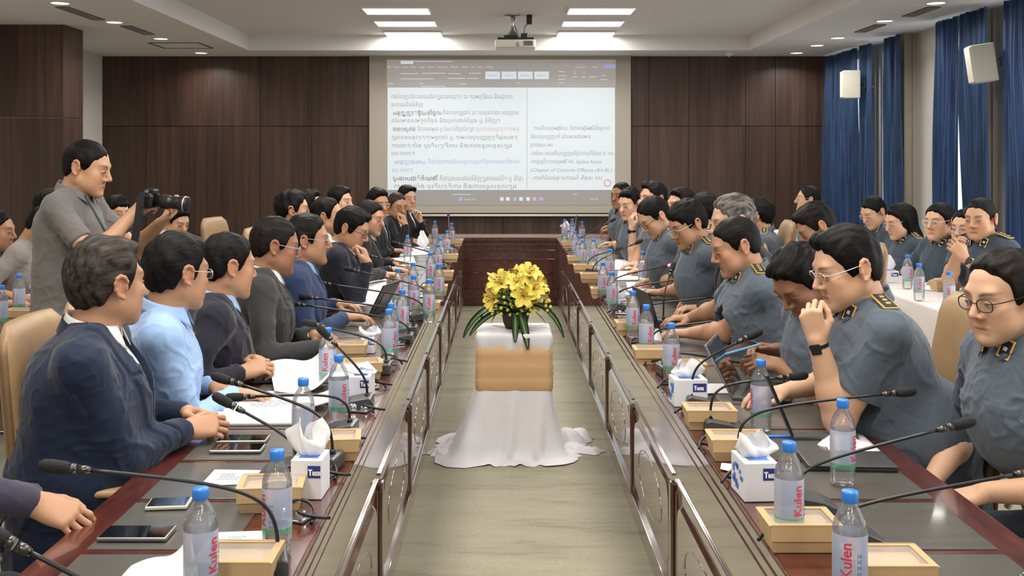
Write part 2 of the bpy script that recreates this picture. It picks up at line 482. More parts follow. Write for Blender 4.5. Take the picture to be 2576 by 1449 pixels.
for (a, b), lb in zip(WINS[:4], ('sheer white curtain in the window nearest the back wall', 'wide strip of sheer white curtain between two blue drapes', 'sheer white curtain glimpsed behind the larger speaker window', 'sheer white curtain behind the outermost blue drape')):
    bm = bmesh.new()
    add_grid(bm, lambda u, v: (XR + .03 + .02 * math.sin(u * 60), a - .05 + (b - a + .1) * u, .3 + v * 2.62), 120, 3)
    bmesh.ops.solidify(bm, geom=bm.faces[:], thickness=0.002)
    tag(obj('sheer_curtain', bm, M['sheer']), lb, 'curtain')
# beige side reveals of the windows
bm = bmesh.new()
add_box(bm, (4.28, 11.03, 0), (XR, 11.19, CEIL_LOW)); add_box(bm, (4.22, 12.11, 0), (4.3, 12.19, CEIL_LOW)); add_box(bm, (4.30, 9.24, 0), (XR, 9.42, CEIL_LOW))
add_box(bm, (4.36, 11.0, 0), (XR, 11.03, CEIL_LOW)); add_box(bm, (4.36, 9.2, 0), (XR, 9.24, CEIL_LOW))
struct('trim_window_reveal', bm, plain('beige_reveal', srgb(176, 166, 148), 0.7))

# ceiling lamps
def led_panel(x, y, label):
    t = thing('ceiling_light', label, 'ceiling light', (x, y, CEIL_HIGH), 0, 'rectangular ceiling lights')
    bm = bmesh.new()
    for lo, hi in (((-.345, -.225, -.022), (.345, -.21, 0)), ((-.345, .21, -.022), (.345, .225, 0)), ((-.345, -.21, -.022), (-.33, .21, 0)), ((.33, -.21, -.022), (.345, .21, 0))):
        add_box(bm, lo, hi)
    obj('frame', bm, M['led_frame'], t)
    bm = bmesh.new(); add_box(bm, (-.33, -.21, -.014), (.33, .21, -.002)); obj('diffuser', bm, M['led'], t)
nm = ['farthest', 'middle', 'closest']
for i, y in enumerate(PANEL_Y):
    for j, x in enumerate(PANEL_X):
        sd = "delegates' side" if j == 0 else "officers' side"
        led_panel(x, y, (f'rectangular white ceiling light, {["nearest the projection screen", "middle one of three", "farthest from the screen"][i]}, {sd}') if i < 3 else f'rectangular ceiling light out of view, row {["four", "five", "six", "seven", "eight", "nine", "ten", "eleven", "twelve"][i - 3]} from the screen, {sd}')
def downlight(x, y, label):
    t = thing('downlight', label, 'downlight', (x, y, CEIL_LOW), 0, 'round downlights along the ceiling border')
    bm = bmesh.new(); add_lathe(bm, [(.088, 0), (.088, -.008), (.078, -.012), (.074, -.004)], 28); obj('trim_ring', bm, M['led_frame'], t)
    bm = bmesh.new(); add_lathe(bm, [(.0, -.003), (.075, -.006), (.075, -.001)], 28); obj('lens', bm, M['led'], t)
dn = ['nearest the panelled back wall', 'second from the back wall', 'third from the back wall', 'fourth from the back wall', 'fifth from the back wall']
for k, (x, y) in enumerate(DOWN):
    i = k if k < 10 else k - 10
    sd = 'column side' if k < 10 else 'window side'
    downlight(x, y, (f'round white downlight on the {sd}, {dn[i]}') if i < 5 else f'round white downlight on the {sd}, out of view, {["sixth", "seventh", "eighth", "ninth", "tenth", "eleventh"][i - 5]} from the back wall')
# ceiling vents, hatch, smoke detector
def slot_vent(x0, x1, y0, y1, label):
    t = thing('ceiling_vent', label, 'air vent', ((x0+x1)/2, (y0+y1)/2, CEIL_LOW))
    hx, hy = (x1-x0)/2, (y1-y0)/2
    bm = bmesh.new(); add_box(bm, (-hx, -hy, -.006), (hx, hy, 0)); obj('backing', bm, M['dark_slot'], t)
    bm = bmesh.new()
    for k in range(5):
        a = -hx + (k + .5) * 2 * hx / 5
        add_box(bm, (a - .004, -hy, -.012), (a + .004, hy, -.005))
    obj('slat', bm, M['vent_grey'], t)
slot_vent(-3.95, -3.83, 9.1, 9.95, 'long ceiling air slot between the two closest column-side downlights')
slot_vent(-3.86, -3.74, 10.4, 11.1, 'dark ceiling air slot between the middle column-side downlights')
slot_vent(3.74, 3.86, 9.1, 9.7, 'long ceiling air slot nearest the blue curtains')
slot_vent(3.70, 3.82, 10.3, 10.9, 'dark ceiling air slot between the window-side downlights')
t = thing('ceiling_hatch', 'square access hatch outlined in the ceiling border', 'hatch', (-3.80, 12.2, CEIL_LOW))
bm = bmesh.new()
for lo, hi in (((-.3, -.3, -.006), (.3, -.28, 0)), ((-.3, .28, -.006), (.3, .3, 0)), ((-.3, -.28, -.006), (-.28, .28, 0)), ((.28, -.28, -.006), (.3, .28, 0))):
    add_box(bm, lo, hi)
obj('frame', bm, M['dark_slot'], t)
bm = bmesh.new(); add_box(bm, (-.27, -.27, -.003), (.27, .27, 0)); obj('panel', bm, M['ceiling'], t)
t = thing('smoke_detector', 'small white dome detector on the ceiling border', 'smoke detector', (2.86, 13.1, CEIL_LOW))
bm = bmesh.new(); add_lathe(bm, [(.055, 0), (.055, -.015), (.04, -.03), (0, -.035)], 20); obj('housing', bm, M['led_frame'], t)
bm = bmesh.new(); add_lathe(bm, [(.02, -.03), (.018, -.045), (0, -.05)], 16); obj('sensor', bm, M['vent_grey'], t)

# wall speakers
def wall_speaker(c, yaw, label, tilt=0.0):
    t = thing('wall_speaker', label, 'speaker', c, yaw); t.rotation_euler.y = tilt
    bm = bmesh.new(); add_box(bm, (-.095, -.08, -.16), (.095, .08, .16), bev=.010); obj('cabinet', bm, M['white_plastic'], t)
    bm = bmesh.new(); add_box(bm, (-.107, -.074, -.15), (-.093, .074, .15), bev=.006); obj('grille', bm, plain('speaker_grille', srgb(206, 202, 190), .7, var=.1, scale=300), t)
    bm = bmesh.new(); add_tube(bm, [(.105, 0, 0), (.16, 0, .0), (.20, .02, -.02), (.27, .02, -.02)], .012, 8); add_box(bm, (.15, -.03, -.045), (.2, .05, .04), bev=.004)
    obj('bracket', bm, M['nickel'], t)
wall_speaker(W(2140, 213, 11.9), math.radians(-8), 'small white wall speaker in front of the far blue curtain')
s_ = W(2470, 160, 8.7)
wall_speaker(s_, math.radians(-8), 'larger white wall speaker tilted on its bracket by the windows', math.radians(-8))

# ------------------------------------------------------------ projection screen
SY = YB - .10
sx0, sx1 = (929 - VX) * SY / F, (1587 - VX) * SY / F
sz0, sz1 = EYE - (538 - VY) * SY / F, CEIL_LOW
scr = thing('projection_screen', 'large pull-down projection screen showing a document on the back wall', 'projection screen', (0, SY, 0))
bm = bmesh.new(); add_box(bm, (sx0, 0, sz0), (sx1, .004, sz1)); sc_ = obj('screen_cloth', bm, plain('screen_fabric', srgb(168, 160, 149), .9, var=.01), scr)
bm = bmesh.new(); add_tube(bm, [(sx0, 0.0, sz0 - .02), (sx1, 0.0, sz0 - .02)], .016, 10); obj('bottom_bar', bm, M['white_plastic'], scr)
bm = bmesh.new(); add_box(bm, (sx0 - .004, .006, sz0 - .003), (sx1 + .004, .012, sz1)); add_box(bm, (sx0, -.004, sz0 - .004), (sx1, .006, sz0 + .012)); obj('black_border', bm, M['screen_frame'], scr)
def S(px, py, d=-.003):
    return Vector(((px - VX) * SY / F, d, EYE - (py - VY) * SY / F))
def prect(name, x0, y0, x1, y1, m, d=-.003, label=None):
    a, b = S(x0, y1, d), S(x1, y0, d)
    bm = bmesh.new(); add_box(bm, (a.x, d, a.z), (b.x, d + .0009, b.z))
    return obj(name, bm, m, scr)
M['proj_page'] = emitter('projected_page', srgb(214, 226, 232), 0.62)
M['proj_grey'] = emitter('projected_toolbar', srgb(150, 142, 136), 0.50)
M['proj_text'] = emitter('projected_text', srgb(120, 124, 130), 0.42)
M['proj_bold'] = emitter('projected_bold', srgb(84, 86, 92), 0.25)
M['proj_red'] = emitter('projected_red', srgb(230, 150, 150), 0.5)
M['proj_blue'] = emitter('projected_blue', srgb(150, 160, 226), 0.5)
M['proj_white'] = emitter('projected_white', srgb(220, 222, 226), 0.6)
for k in ('proj_page', 'proj_grey', 'proj_text', 'proj_bold', 'proj_red', 'proj_blue', 'proj_white'):
    M[k].node_tree.nodes['Principled BSDF'].inputs['Base Color'].default_value = (.25, .25, .25, 1)
prect('toolbar', 973, 150, 1549, 219, M['proj_grey'])
prect('page', 975, 220, 1547, 478, M['proj_page'])
M['proj_task'] = emitter('projected_taskbar', srgb(176, 168, 158), .16)
M['proj_task'].node_tree.nodes['Principled BSDF'].inputs['Base Color'].default_value = (.25, .25, .25, 1)
prect('taskbar', 975, 479, 1549, 516, M['proj_task'])
prect('ruler_line', 1325, 222, 1326.2, 476, M['proj_grey'], -.0042)
def ptext(s, px, py, h, m, shear=0.0, name='screen_text', w=None, bold=0.0):
    me = text_mesh(name, s, 1.0, shear=shear, bold=bold)
    sc = h * SY / F * 1.25
    xs_ = [v.co.x for v in me.vertices] or [0, 1]
    wid = max(xs_) - min(xs_)
    sx = sc if not w else (w * SY / F) / max(wid, 1e-3)
    p = S(px, py, -.0045)
    for v in me.vertices:
        v.co = Vector((v.co.x * sx, 0, v.co.y * sc))
    o = link(name, me, m, scr, loc=p)
    return o
K = ['ការបំពេញបែបបទគយដែលត្រូវបានអនុវត្ត ដោយមន្ត្រីគយ និងរដ្ឋាករ', 'ទាក់ទងនឹងទំនិញ', 'អនុញ្ញាតឱ្យនាំចូល', 'គឺជាការបញ្ជាក់ ដោយភ្នាក់ងារ អាជ្ញាធរ', 'ដែលមានសមត្ថកិច្ច និងអ្នកពាក់ព័ន្ធ ឬ ទំនិញ។', 'ការចោទប្រកាន់', 'គឺជាការសម្រេច ឬ កំណត់ទំនិញដែលត្រូវ', 'ត្រូវបានអនុវត្តតាមច្បាប់ ឬ តាមបទប្បញ្ញត្តិផ្សេងៗ', 'ការចាត់តាំង ប្រតិបត្តិការ និងការទទួលខុសត្រូវ', 'រយៈពេល។', 'អាជ្ញាធរគយ', 'គឺជាអង្គភាពដែលទទួលបន្ទុកកិច្ចការគយទាំងអស់', 'ប្រទេសជាតិកំណើត', 'គឺជាប្រទេសដែលទំនិញត្រូវបានផលិត ឬ ដាំដុះ']
T_ = M['proj_text']; B_ = M['proj_bold']
ptext(K[0], 984, 248, 12, T_, w=304); ptext(K[1], 984, 268, 11, T_, w=78)
ptext(K[2], 988, 289, 12, B_, w=122, bold=.02); ptext(K[3], 1114, 288, 11, T_, w=190); ptext(K[4], 984, 308, 11, T_, w=272)
ptext(K[5], 988, 330, 12, B_, w=56, bold=.02); ptext(K[6], 1050, 329, 11, T_, w=140); ptext(K[7][:20], 1194, 329, 11, M['proj_red'], w=110)
ptext(K[7], 984, 350, 11, T_, w=315); ptext(K[8], 984, 371, 11, T_, w=302); ptext(K[9], 984, 390, 11, T_, w=58)
ptext(K[10], 992, 412, 11, M['proj_blue'], w=78, bold=.02); ptext(K[11], 1076, 411, 11, M['proj_blue'], w=230); ptext(K[9], 986, 432, 11, M['proj_blue'], w=50)
ptext(K[12], 988, 454, 12, B_, w=114, bold=.02); ptext(K[13], 1106, 454, 12, T_, w=208); ptext(K[8], 990, 473, 11, T_, w=308)
for s, x, y, w in (("'ករណីបទល្មើសគយ គឺជាអំពើល្មើសនឹងច្បាប់", 1340, 327, 192), ('និងបទប្បញ្ញត្តិ ដែលមានជាធរមាន', 1333, 348, 152), ('ដូចខាងក្រោម៖', 1333, 369, 56), ('-ការរំលោភលើបទប្បញ្ញត្តិច្បាប់ស្តីពីគយ ដោយ', 1333, 390, 210), ('-ការប្រព្រឹត្តបទល្មើស HS. Update Annex', 1333, 411, 180), ('(Chapter of Customs Offence (Art.8) )', 1333, 432, 205), ('-ការពិន័យអន្តរការណ៍ និងទោស', 1336, 452, 178)):
    ptext(s, x, y, 10.5, T_, shear=.25, w=w)
for x0, x1 in ((1221, 1258), (1262, 1299), (1303, 1340), (1344, 1381)):
    prect('style_tile', x0, 180, x1, 199, M['proj_page'], -.0042)
    ptext('AaBbCc', x0 + 6, 192, 5, M['proj_blue'], w=24)
prect('title_box', 1008, 153, 1040, 161, M['proj_white'], -.0042)
prect('share_button', 1520, 162, 1548, 172, M['proj_blue'], -.0042)
prect('title_line', 1042, 154, 1138, 155.5, M['proj_white'], -.0042)
for i, (s, x) in enumerate((('File', 975), ('Home', 991), ('Insert', 1013), ('Draw', 1033), ('Design', 1053), ('Layout', 1076), ('References', 1100), ('Mailings', 1133), ('Review', 1161), ('View', 1184), ('Help', 1202), ('Acrobat', 1221))):
    ptext(s, x, 170.5, 4.6, M['proj_white'])
ptext('Table Design   Table Layout', 1252, 170.5, 4.6, M['proj_blue'])
ptext('Comments', 1448, 170.5, 4.4, M['proj_white']); ptext('Editing', 1489, 170.5, 4.4, M['proj_white'])
for x, y, w in ((1008, 186, 44), (1062, 185, 60), (1128, 186, 30), (1180, 185, 30), (1008, 199, 82), (1126, 198, 44), (1176, 198, 28), (1405, 181, 15), (1405, 191, 20), (1405, 200, 16), (1406, 209, 12), (1440, 194, 12), (1462, 194, 10), (1481, 194, 20), (1510, 201, 18), (1512, 191, 12), (975, 211, 14), (1056, 211, 8), (1155, 211, 18), (1300, 210, 8), (1060, 218, 60)):
    prect('toolbar_mark', x, y - 1.4, x + w, y, M['proj_white'], -.0042)
for x in (1443, 1466): prect('toolbar_icon', x, 178, x + 6, 187, M['proj_blue'], -.0042)
for x, c in ((1154, 'proj_blue'), (1258, 'proj_white'), (1273, 'proj_page'), (1291, 'proj_blue'), (1306, 'proj_page'), (1324, 'proj_white'), (1340, 'proj_red'), (1357, 'proj_blue')):
    prect('taskbar_icon', x, 496, x + 9, 505, M[c], -.0042)
prect('status_line', 1138, 488.5, 1184, 490, M['proj_white'], -.0042)
ptext('English (US)', 1168, 503, 4.6, M['proj_white']); ptext('8:58 AM', 1484, 503, 5, M['proj_white']); ptext('100%', 1440, 491, 4.5, M['proj_white'])
bm = bmesh.new(); add_lathe(bm, [(.034, 0), (.034, .001), (.05, .001), (.05, 0)], 24)
o = obj('page_badge', bm, M['proj_red'], scr, loc=S(1528, 460, -.006), rot=(PI/2, 0, 0))

# ------------------------------------------------------------ projector on its ceiling mount
pc = W(1296, 110, 11.0)
t = thing('projector', 'white ceiling-mounted projector with cables', 'projector', (pc.x, pc.y, CEIL_HIGH))
dz = pc.z - CEIL_HIGH
bm = bmesh.new(); add_box(bm, (-.215, -.15, dz - .06), (.215, .15, dz + .03), bev=.018); bd = obj('body', bm, M['white_plastic'], t)
bm = bmesh.new(); add_box(bm, (-.19, -.13, dz + .03), (.20, .13, dz + .055), bev=.008); add_box(bm, (-.12, -.1, dz + .055), (.03, .08, dz + .08), bev=.006); add_box(bm, (.06, -.1, dz + .05), (.13, 0, dz + .10), bev=.006); obj('cable_tray', bm, M['black'], t)
bm = bmesh.new()
for k in range(7): add_box(bm, (.09 + k * .014, -.156, dz - .035), (.098 + k * .014, -.149, dz + .015))
obj('port_panel', bm, M['grey_plastic'], bd)
bm = bmesh.new(); add_lathe(bm, [(.026, 0), (.02, .006), (0, .006)], 18); obj('speaker_port', bm, M['vent_grey'], bd, loc=(.03, -.150, dz - .02), rot=(PI/2, 0, 0))
bm = bmesh.new(); add_lathe(bm, [(.09, 0), (.09, -.012), (.03, -.02), (.016, -.03), (.016, dz + .15), (.05, dz + .10), (.07, dz + .08)], 18, c=(-.03, 0, 0)); obj('mount_pole', bm, M['steel'], t)
bm = bmesh.new(); add_tube(bm, bez((.14, 0, -.08), (.10, 0, -.14), (.09, 0, dz + .2), (.10, 0, dz + .09), 10), .006, 6); add_tube(bm, bez((.0, .01, -.02), (-.05, .01, -.12), (.03, .01, dz + .18), (.02, .01, dz + .08), 10), .006, 6); obj('cable', bm, M['grey_plastic'], t)
bm = bmesh.new(); add_box(bm, (.12, -.03, -.10), (.18, .03, 0), bev=.005); obj('junction_box', bm, M['black'], t)
# ------------------------------------------------------------ conference tables
TOP = .75
def long_table(xo, xi, y0, y1, label, seed):
    """xo outer edge, xi inner edge facing the aisle"""
    s = 1 if xi > xo else -1
    t = thing('conference_table', label, 'table', ((xo + xi) / 2, 0, 0))
    cx = (xo + xi) / 2
    X = lambda x: x - cx
    def bx(bm, xa, xb, ya, yb, za, zb, bev=0):
        add_box(bm, (X(min(xa, xb)), ya, za), (X(max(xa, xb)), yb, zb), bev=bev)
    bm = bmesh.new()
    bx(bm, xo, xi - s * .012, y0, y1, .715, TOP, .004)
    obj('tabletop', bm, M['table_wood'], t)
    # rounded mouldings under the aisle edge
    bm = bmesh.new()
    for k in range(3):
        z = .7305 - k * .038
        bx(bm, xi - s * .030, xi - s * (.006 + .003 * k), y0, y1, z - .0165, z + .0165, .005)
    bx(bm, xi - s * .05, xi - s * .018, y0, y1, .62, .742)
    obj('edge_moulding', bm, M['table_face'], t)
    bm = bmesh.new(); bx(bm, xi - s * .06, xi - s * .02, y0, y1, .08, .66); obj('front_panel', bm, M['table_face'], t)
    bm = bmesh.new(); bx(bm, xi - s * .06, xi - s * .004, y0, y1, 0, .09, .004); obj('plinth', bm, M['table_face'], t)
    bm = bmesh.new(); bx(bm, xo, xo - -s * .03, y0, y1, .64, .716, .004); obj('apron', bm, M['table_wood'], t)
    # pilasters and raised panels in bays
    bay = 1.13
    ys = []
    y = 3.57 - 2 * bay
    while y < y1 + .1: ys.append(y); y += bay
    for y in ys:
        if y - .03 < y0 or y + .03 > y1: continue
        bm = bmesh.new(); bx(bm, xi - s * .03, xi + s * .001, y - .016, y + .016, .085, .49, .003); obj('pilaster', bm, M['table_face'], t)
    for a, b in zip(ys[:-1], ys[1:]):
        a2, b2 = max(a + .03, y0), min(b - .03, y1)
        if b2 - a2 < .3: continue
        bm = bmesh.new()
        # raised octagonal field inside a frame, with crossing ribs
        ya, yb, za, zb = a2 + .05, b2 - .05, .14, .455
        c = .07; n = 5
        out = []
        for (cy_, cz_, a0) in ((ya + c, za + c, PI), (yb - c, za + c, 1.5 * PI), (yb - c, zb - c, 0), (ya + c, zb - c, .5 * PI)):
            for k in range(n + 1):
                an = a0 + k * PI / 2 / n
                out.append((cy_ + c * math.cos(an) * (1 if True else 0), cz_ + c * math.sin(an)))
        x0_, x1_ = xi - s * .021, xi - s * .009
        lo = [bm.verts.new((X(x0_), p[0], p[1])) for p in out]
        my, mz = (ya + yb) / 2, (za + zb) / 2
        hi = [bm.verts.new((X(x1_), my + (p[0] - my) * .97, mz + (p[1] - mz) * .93)) for p in out]
        for i in range(len(out)):
            j = (i + 1) % len(out)
            bm.faces.new((lo[i], lo[j], hi[j], hi[i]))
        bm.faces.new(hi)
        for sc_e in (.66,):
            add_tube(bm, [(X(x1_), my + (yb - ya) / 2 * sc_e * math.cos(t * PI / 16), mz + (zb - za) / 2 * .9 * (sc_e + .1) * math.sin(t * PI / 16)) for t in range(33)], .0025, 6, caps=False)
        for yy in (a2 + .02, b2 - .02):
            bx(bm, x0_, xi - s * .012, yy - .005, yy + .005, .11, .47, .002)
        bmesh.ops.recalc_face_normals(bm, faces=bm.faces[:])
        obj('raised_panel', bm, M['table_face'], t)
        bm = bmesh.new(); bx(bm, xi - s * .021, xi - s * .012, a2, b2, .50, .508, .002); obj('frieze_moulding', bm, M['table_face'], t)
    # leather inlays, one in front of every writing place and half place
    st = .336
    base = None
    y = 2.239 - 4 * st
    while y + st < y1 - .1:
        if y > y0 - .05:
            bm = bmesh.new(); ia, ib = xo + s * .087, xo + s * .40
            if base is None:
                add_box(bm, (X(min(ia, ib)), .012, TOP - .001), (X(max(ia, ib)), st - .018, TOP + .0025), bev=.0012)
                base = obj('leather_inlay', bm, M['inlay'], t); base.location = (0, y, 0)
            else:
                bm.free(); c = base.copy(); COL.objects.link(c); c.location = (0, y, 0)
        y += st
    return t
XLO, XLI, XRI, XRO = -.995, -.415, .575, 1.165
T_END = 11.28
long_table(XLO, XLI, .9, T_END, "long mahogany table where the suited delegates sit", 1)
long_table(XRO, XRI, .9, T_END, "long mahogany table where the uniformed officers sit", 2)
# cross table at the far end
t = thing('conference_table', 'mahogany cross table closing the aisle below the screen', 'table', (.08, 11.6, 0))
bm = bmesh.new(); add_box(bm, (-1.1, -.32, .712), (1.1, .3, TOP), bev=.004); obj('tabletop', bm, M['table_wood'], t)
bm = bmesh.new(); add_box(bm, (-.53, -.27, .0), (.53, -.24, .712)); obj('front_panel', bm, M['table_wood'], t)
for sx in (-1, 1):
    bm = bmesh.new(); add_box(bm, (.0, -.28, .0), (.5, -.26, .712)); 
    for v in bm.verts: v.co.x = sx * (v.co.x + .55)
    bmesh.ops.recalc_face_normals(bm, faces=bm.faces[:]); obj('side_panel', bm, M['table_wood'], t)
bm = bmesh.new()
for z0, z1, d in ((.655, .70, .02), (.60, .612, .01), (.505, .515, .012), (.0, .06, .02), (.20, .208, .01)):
    add_box(bm, (-.52, -.272 - d, z0), (.52, -.268, z1), bev=.003)
for p, q in (((-.25, .46), (0, .36)), ((.25, .46), (0, .36)), ((-.25, .26), (0, .36)), ((.25, .26), (0, .36)), ((-.49, .36), (-.3, .36)), ((.49, .36), (.3, .36))):
    add_tube(bm, [(p[0], -.272, p[1]), (q[0], -.272, q[1])], .004, 6)
obj('raised_moulding', bm, M['table_wood'], t)

# second-row tables
def row_table(x0, x1, y0, y1, label, mat, cloth):
    t = thing('side_table', label, 'table', ((x0+x1)/2, (y0+y1)/2, 0))
    hx, hy = (x1-x0)/2, (y1-y0)/2
    if cloth:
        bm = bmesh.new(); n = 160
        per = []
        for k in range(n):
            u = k / n * 4
            i = int(u); f = u - i
            per.append([(-hx + 2*hx*f, -hy), (hx, -hy + 2*hy*f), (hx - 2*hx*f, hy), (-hx, hy - 2*hy*f)][i])
        rows = []
        for r, (z, off, wv) in enumerate(((TOP, 0, 0), (TOP - .008, .004, 0), (TOP - .05, .008, .003), (.45, .018, .012), (.2, .03, .02), (.012, .04, .026))):
            ring = []
            for k, (x, y) in enumerate(per):
                ox = (1 if x >= hx - 1e-6 else -1 if x <= -hx + 1e-6 else 0); oy = (1 if y >= hy - 1e-6 else -1 if y <= -hy + 1e-6 else 0)
                w = off + wv * math.sin(k * .9 + math.sin(k * .37) * 2)
                ring.append(bm.verts.new((x + ox * w, y + oy * w, z)))
            rows.append(ring)
        bm.faces.new(rows[0])
        for a, b in zip(rows[:-1], rows[1:]):
            for k in range(n):
                bm.faces.new((a[k], b[k], b[(k+1) % n], a[(k+1) % n]))
        for f in bm.faces[1:] if False else []: pass
        bmesh.ops.recalc_face_normals(bm, faces=bm.faces[:])
        obj('tablecloth', bm, M['cloth_t'], t)
    bm = bmesh.new(); add_box(bm, (-hx + .01, -hy + .01, TOP - .035), (hx - .01, hy - .01, TOP - (.003 if cloth else 0)), bev=.004); obj('tabletop', bm, mat, t)
    bm = bmesh.new()
    for sy in (-1, 1):
        if cloth: break
        add_box(bm, (-hx + .03, sy * (hy - .05) - .02, 0), (hx - .03, sy * (hy - .05) + .02, TOP - .035))
    if not cloth:
        add_box(bm, (hx - .06, -hy + .05, .25), (hx - .04, hy - .05, TOP - .035)); obj('panel_frame', bm, mat, t)
    else: bm.free()
    return t
row_table(2.46, 2.92, 4.9, 11.4, 'long side table under a white cloth beside the curtains', M['table_wood'], True)
row_table(-2.92, -2.47, 4.4, 11.0, 'long bare wooden side table along the column wall', M['table_wood'], False)
bm = bmesh.new(); add_box(bm, (-.7, -.22, 0), (.7, .22, TOP), bev=.01); o = obj('side_table', bm, M['cloth_t'], loc=(3.0, 12.4, 0)); tag(o, 'small white draped table against the back wall near the curtains', 'table')

# ------------------------------------------------------------ things on the tables
def proto_bottle():
    t = thing('water_bottle', 'x', 'bottle')
    body = [(0, .002), (.022, .0), (.029, .004), (.0315, .014), (.030, .022), (.0318, .030), (.0318, .048), (.0312, .052), (.0312, .146), (.0318, .150), (.0318, .158), (.029, .170), (.0225, .185), (.0150, .197), (.0130, .202), (.0130, .208)]
    bm = bmesh.new(); add_lathe(bm, body, 24); obj('bottle_body', bm, M['bottle'], t)
    bm = bmesh.new(); add_lathe(bm, [(.0322, .050), (.0324, .051), (.0324, .147), (.0322, .148)], 24); lb = obj('bottle_label', bm, M['label'], t)
    me = text_mesh('label_lettering', 'Kulen', .029, align='CENTER', bold=.0004)
    ca = 0.0
    # lettering runs up the bottle; bend it round the label
    def bent(me, a0, z0, r=.0329):
        for v in me.vertices:
            x, y = v.co.x, v.co.y
            an = a0 - (y - .008) / r * -1
            v.co = Vector((math.sin(an - .25) * r, -math.cos(an - .25) * r, z0 + x))
        return me
    # rotated so that the text base runs upward
    bt = bmesh.new(); bt.from_mesh(me); bmesh.ops.subdivide_edges(bt, edges=bt.edges[:], cuts=3); bt.to_mesh(me); bt.free()
    me2 = me.copy()
    for mm, a0 in ((me, 0.0), (me2, PI * 1.05)):
        for v in mm.vertices:
            x, y = v.co.x, v.co.y
            an = a0 - (y - .012) / .0329
            v.co = Vector((math.sin(an) * .0332, -math.cos(an) * .0332, .103 + x))
        mm.materials.clear()
        link('label_lettering', mm, M['red_ink'], lb)
    bm = bmesh.new()
    for k in range(5):
        for a in (0.75, 0.9):
            z = .066 + k * .011
            add_box(bm, (-.0008, -.0336, z), (.0008, -.0328, z + .006), mat=Matrix.Rotation(a, 4, 'Z'))
    obj('label_small_print', bm, M['blue_print'], lb)
    bm = bmesh.new(); add_lathe(bm, [(.0145, .204), (.0155, .206), (.0155, .222), (.0145, .225), (0, .2255)], 22); obj('bottle_cap', bm, M['cap'], t)
    return t
def far_bottle_proto():
    return None
BOT = proto_bottle()
bot_used = [False]
def place_bottle(px, py, label, group=None, rot=None, z=TOP, p=None):
    if p is None:
        s = (py - VY) / (EYE - (z + .2255)); Y = F / s; p = Vector(((px - VX) / s, Y, z))
    p = Vector(p); p.z = z + .0012
    r = rot if rot is not None else random.uniform(-.9, .9)
    if not bot_used[0]:
        bot_used[0] = True; o = BOT; o.location = p; o.rotation_euler = (0, 0, r); o['label'] = label
    else:
        o = dup(BOT, p, r, label=label)
    if group: o['group'] = group
    elif 'group' in o: del o['group']
    return o
GB = 'water bottles on the conference tables'
for px, py, rot, lb in (
    (505, 1228, 1.0, "clear water bottle with blue cap nearest the camera on the delegates' table"),
    (697, 1132, -1.0, "clear water bottle in front of the kraft box closest to the camera, delegates' table"),
    (763, 952, 1.3, "clear water bottle behind the fluffy tissue box, beside open papers, delegates' table"),
    (852, 893, .6, "clear water bottle with red lettering next to the paper-topped tissue box"),
    (824, 825, -.2, "water bottle touching the kraft box by the charcoal-jacketed man's cuff"),
    (978, 778, .9, "water bottle with green base band beyond the charcoal-jacketed man's hand, front of two"),
    (984, 763, .2, "water bottle hidden just behind another, beyond the charcoal-jacketed man's hand"),
    (1012, 729, 0, "water bottle beside the folded tablet, delegates' table"),
    (1041, 693, 0, "water bottle standing past the black tablet by a yellow snack"),
    (1079, 703, 0, "water bottle near the aisle edge level with the tablet"),
    (1001, 676, 0, "water bottle right in front of the man leaning on his fist"),
    (1039, 661, 0, "white-topped water bottle in front of the woman in dark jacket"),
    (1104, 664, 0, "water bottle at the aisle edge past the tablet, delegates' table"),
    (1083, 635, 0, "water bottle midway along the delegates' table by the tissue heap"),
    (1102, 614, 0, "first of three water bottles lined up at the aisle edge, delegates' far end"),
    (1108, 598, 0, "second of three water bottles lined up at the aisle edge, delegates' far end"),
    (1125, 580, 0, "third of three water bottles lined up at the aisle edge, delegates' far end"),
    (1136, 561, 0, "water bottle at the very far corner of the delegates' table"),
    (1094, 556, 0, "water bottle with green band at the far end, in front of the chin-propping men"),
    (1025, 592, 0, "water bottle alone in front of the grey-haired man at the delegates' table"),
    (1420, 553, 0, "water bottle at the far corner of the officers' table, outermost"),
    (1440, 551, 0, "second water bottle at the far corner of the officers' table"),
    (1464, 557, 0, "third water bottle at the far corner of the officers' table"),
    (1440, 565, 0, "water bottle just in front of the far corner trio, officers' table"),
    (1447, 582, 0, "water bottle fifth from the far corner along the officers' aisle edge"),
    (1459, 593, 0, "one of a pair of water bottles in the officers' far third, aisle side"),
    (1466, 603, 0, "water bottle with pink lettering, nearer of a pair in the officers' far third"),
    (1493, 601, 0, "water bottle with green band in front of the officer with crossed wrists"),
    (1535, 627, 0, "water bottle beside the open white notebook, officers' table"),
    (1617, 633, 0, "water bottle standing by the notebook writer's hand, officers' table"),
    (1517, 660, 0, "water bottle behind the kraft box midway along the officers' table"),
    (1540, 684, 0, "water bottle with white cloudy body midway along the officers' aisle edge"),
    (1592, 732, 0, "water bottle just in front of the black laptop lid, aisle side"),
    (1626, 767, .3, "water bottle with red lettering and green base beside the napkin cone"),
    (1689, 813, .1, "water bottle between the kraft box and the phone-holding officer"),
    (1914, 905, 1.5, "water bottle with green base behind the tilted tablet screen, officers' table"),
    (2120, 1005, .6, "water bottle in front of the officer resting his chin on his fist"),
    (1985, 1112, .3, "water bottle beside the large tissue box, officers' table"),
    (2138, 1235, -.6, "water bottle nearest the camera on the officers' table"),
):
    place_bottle(px, py, lb, GB, rot)
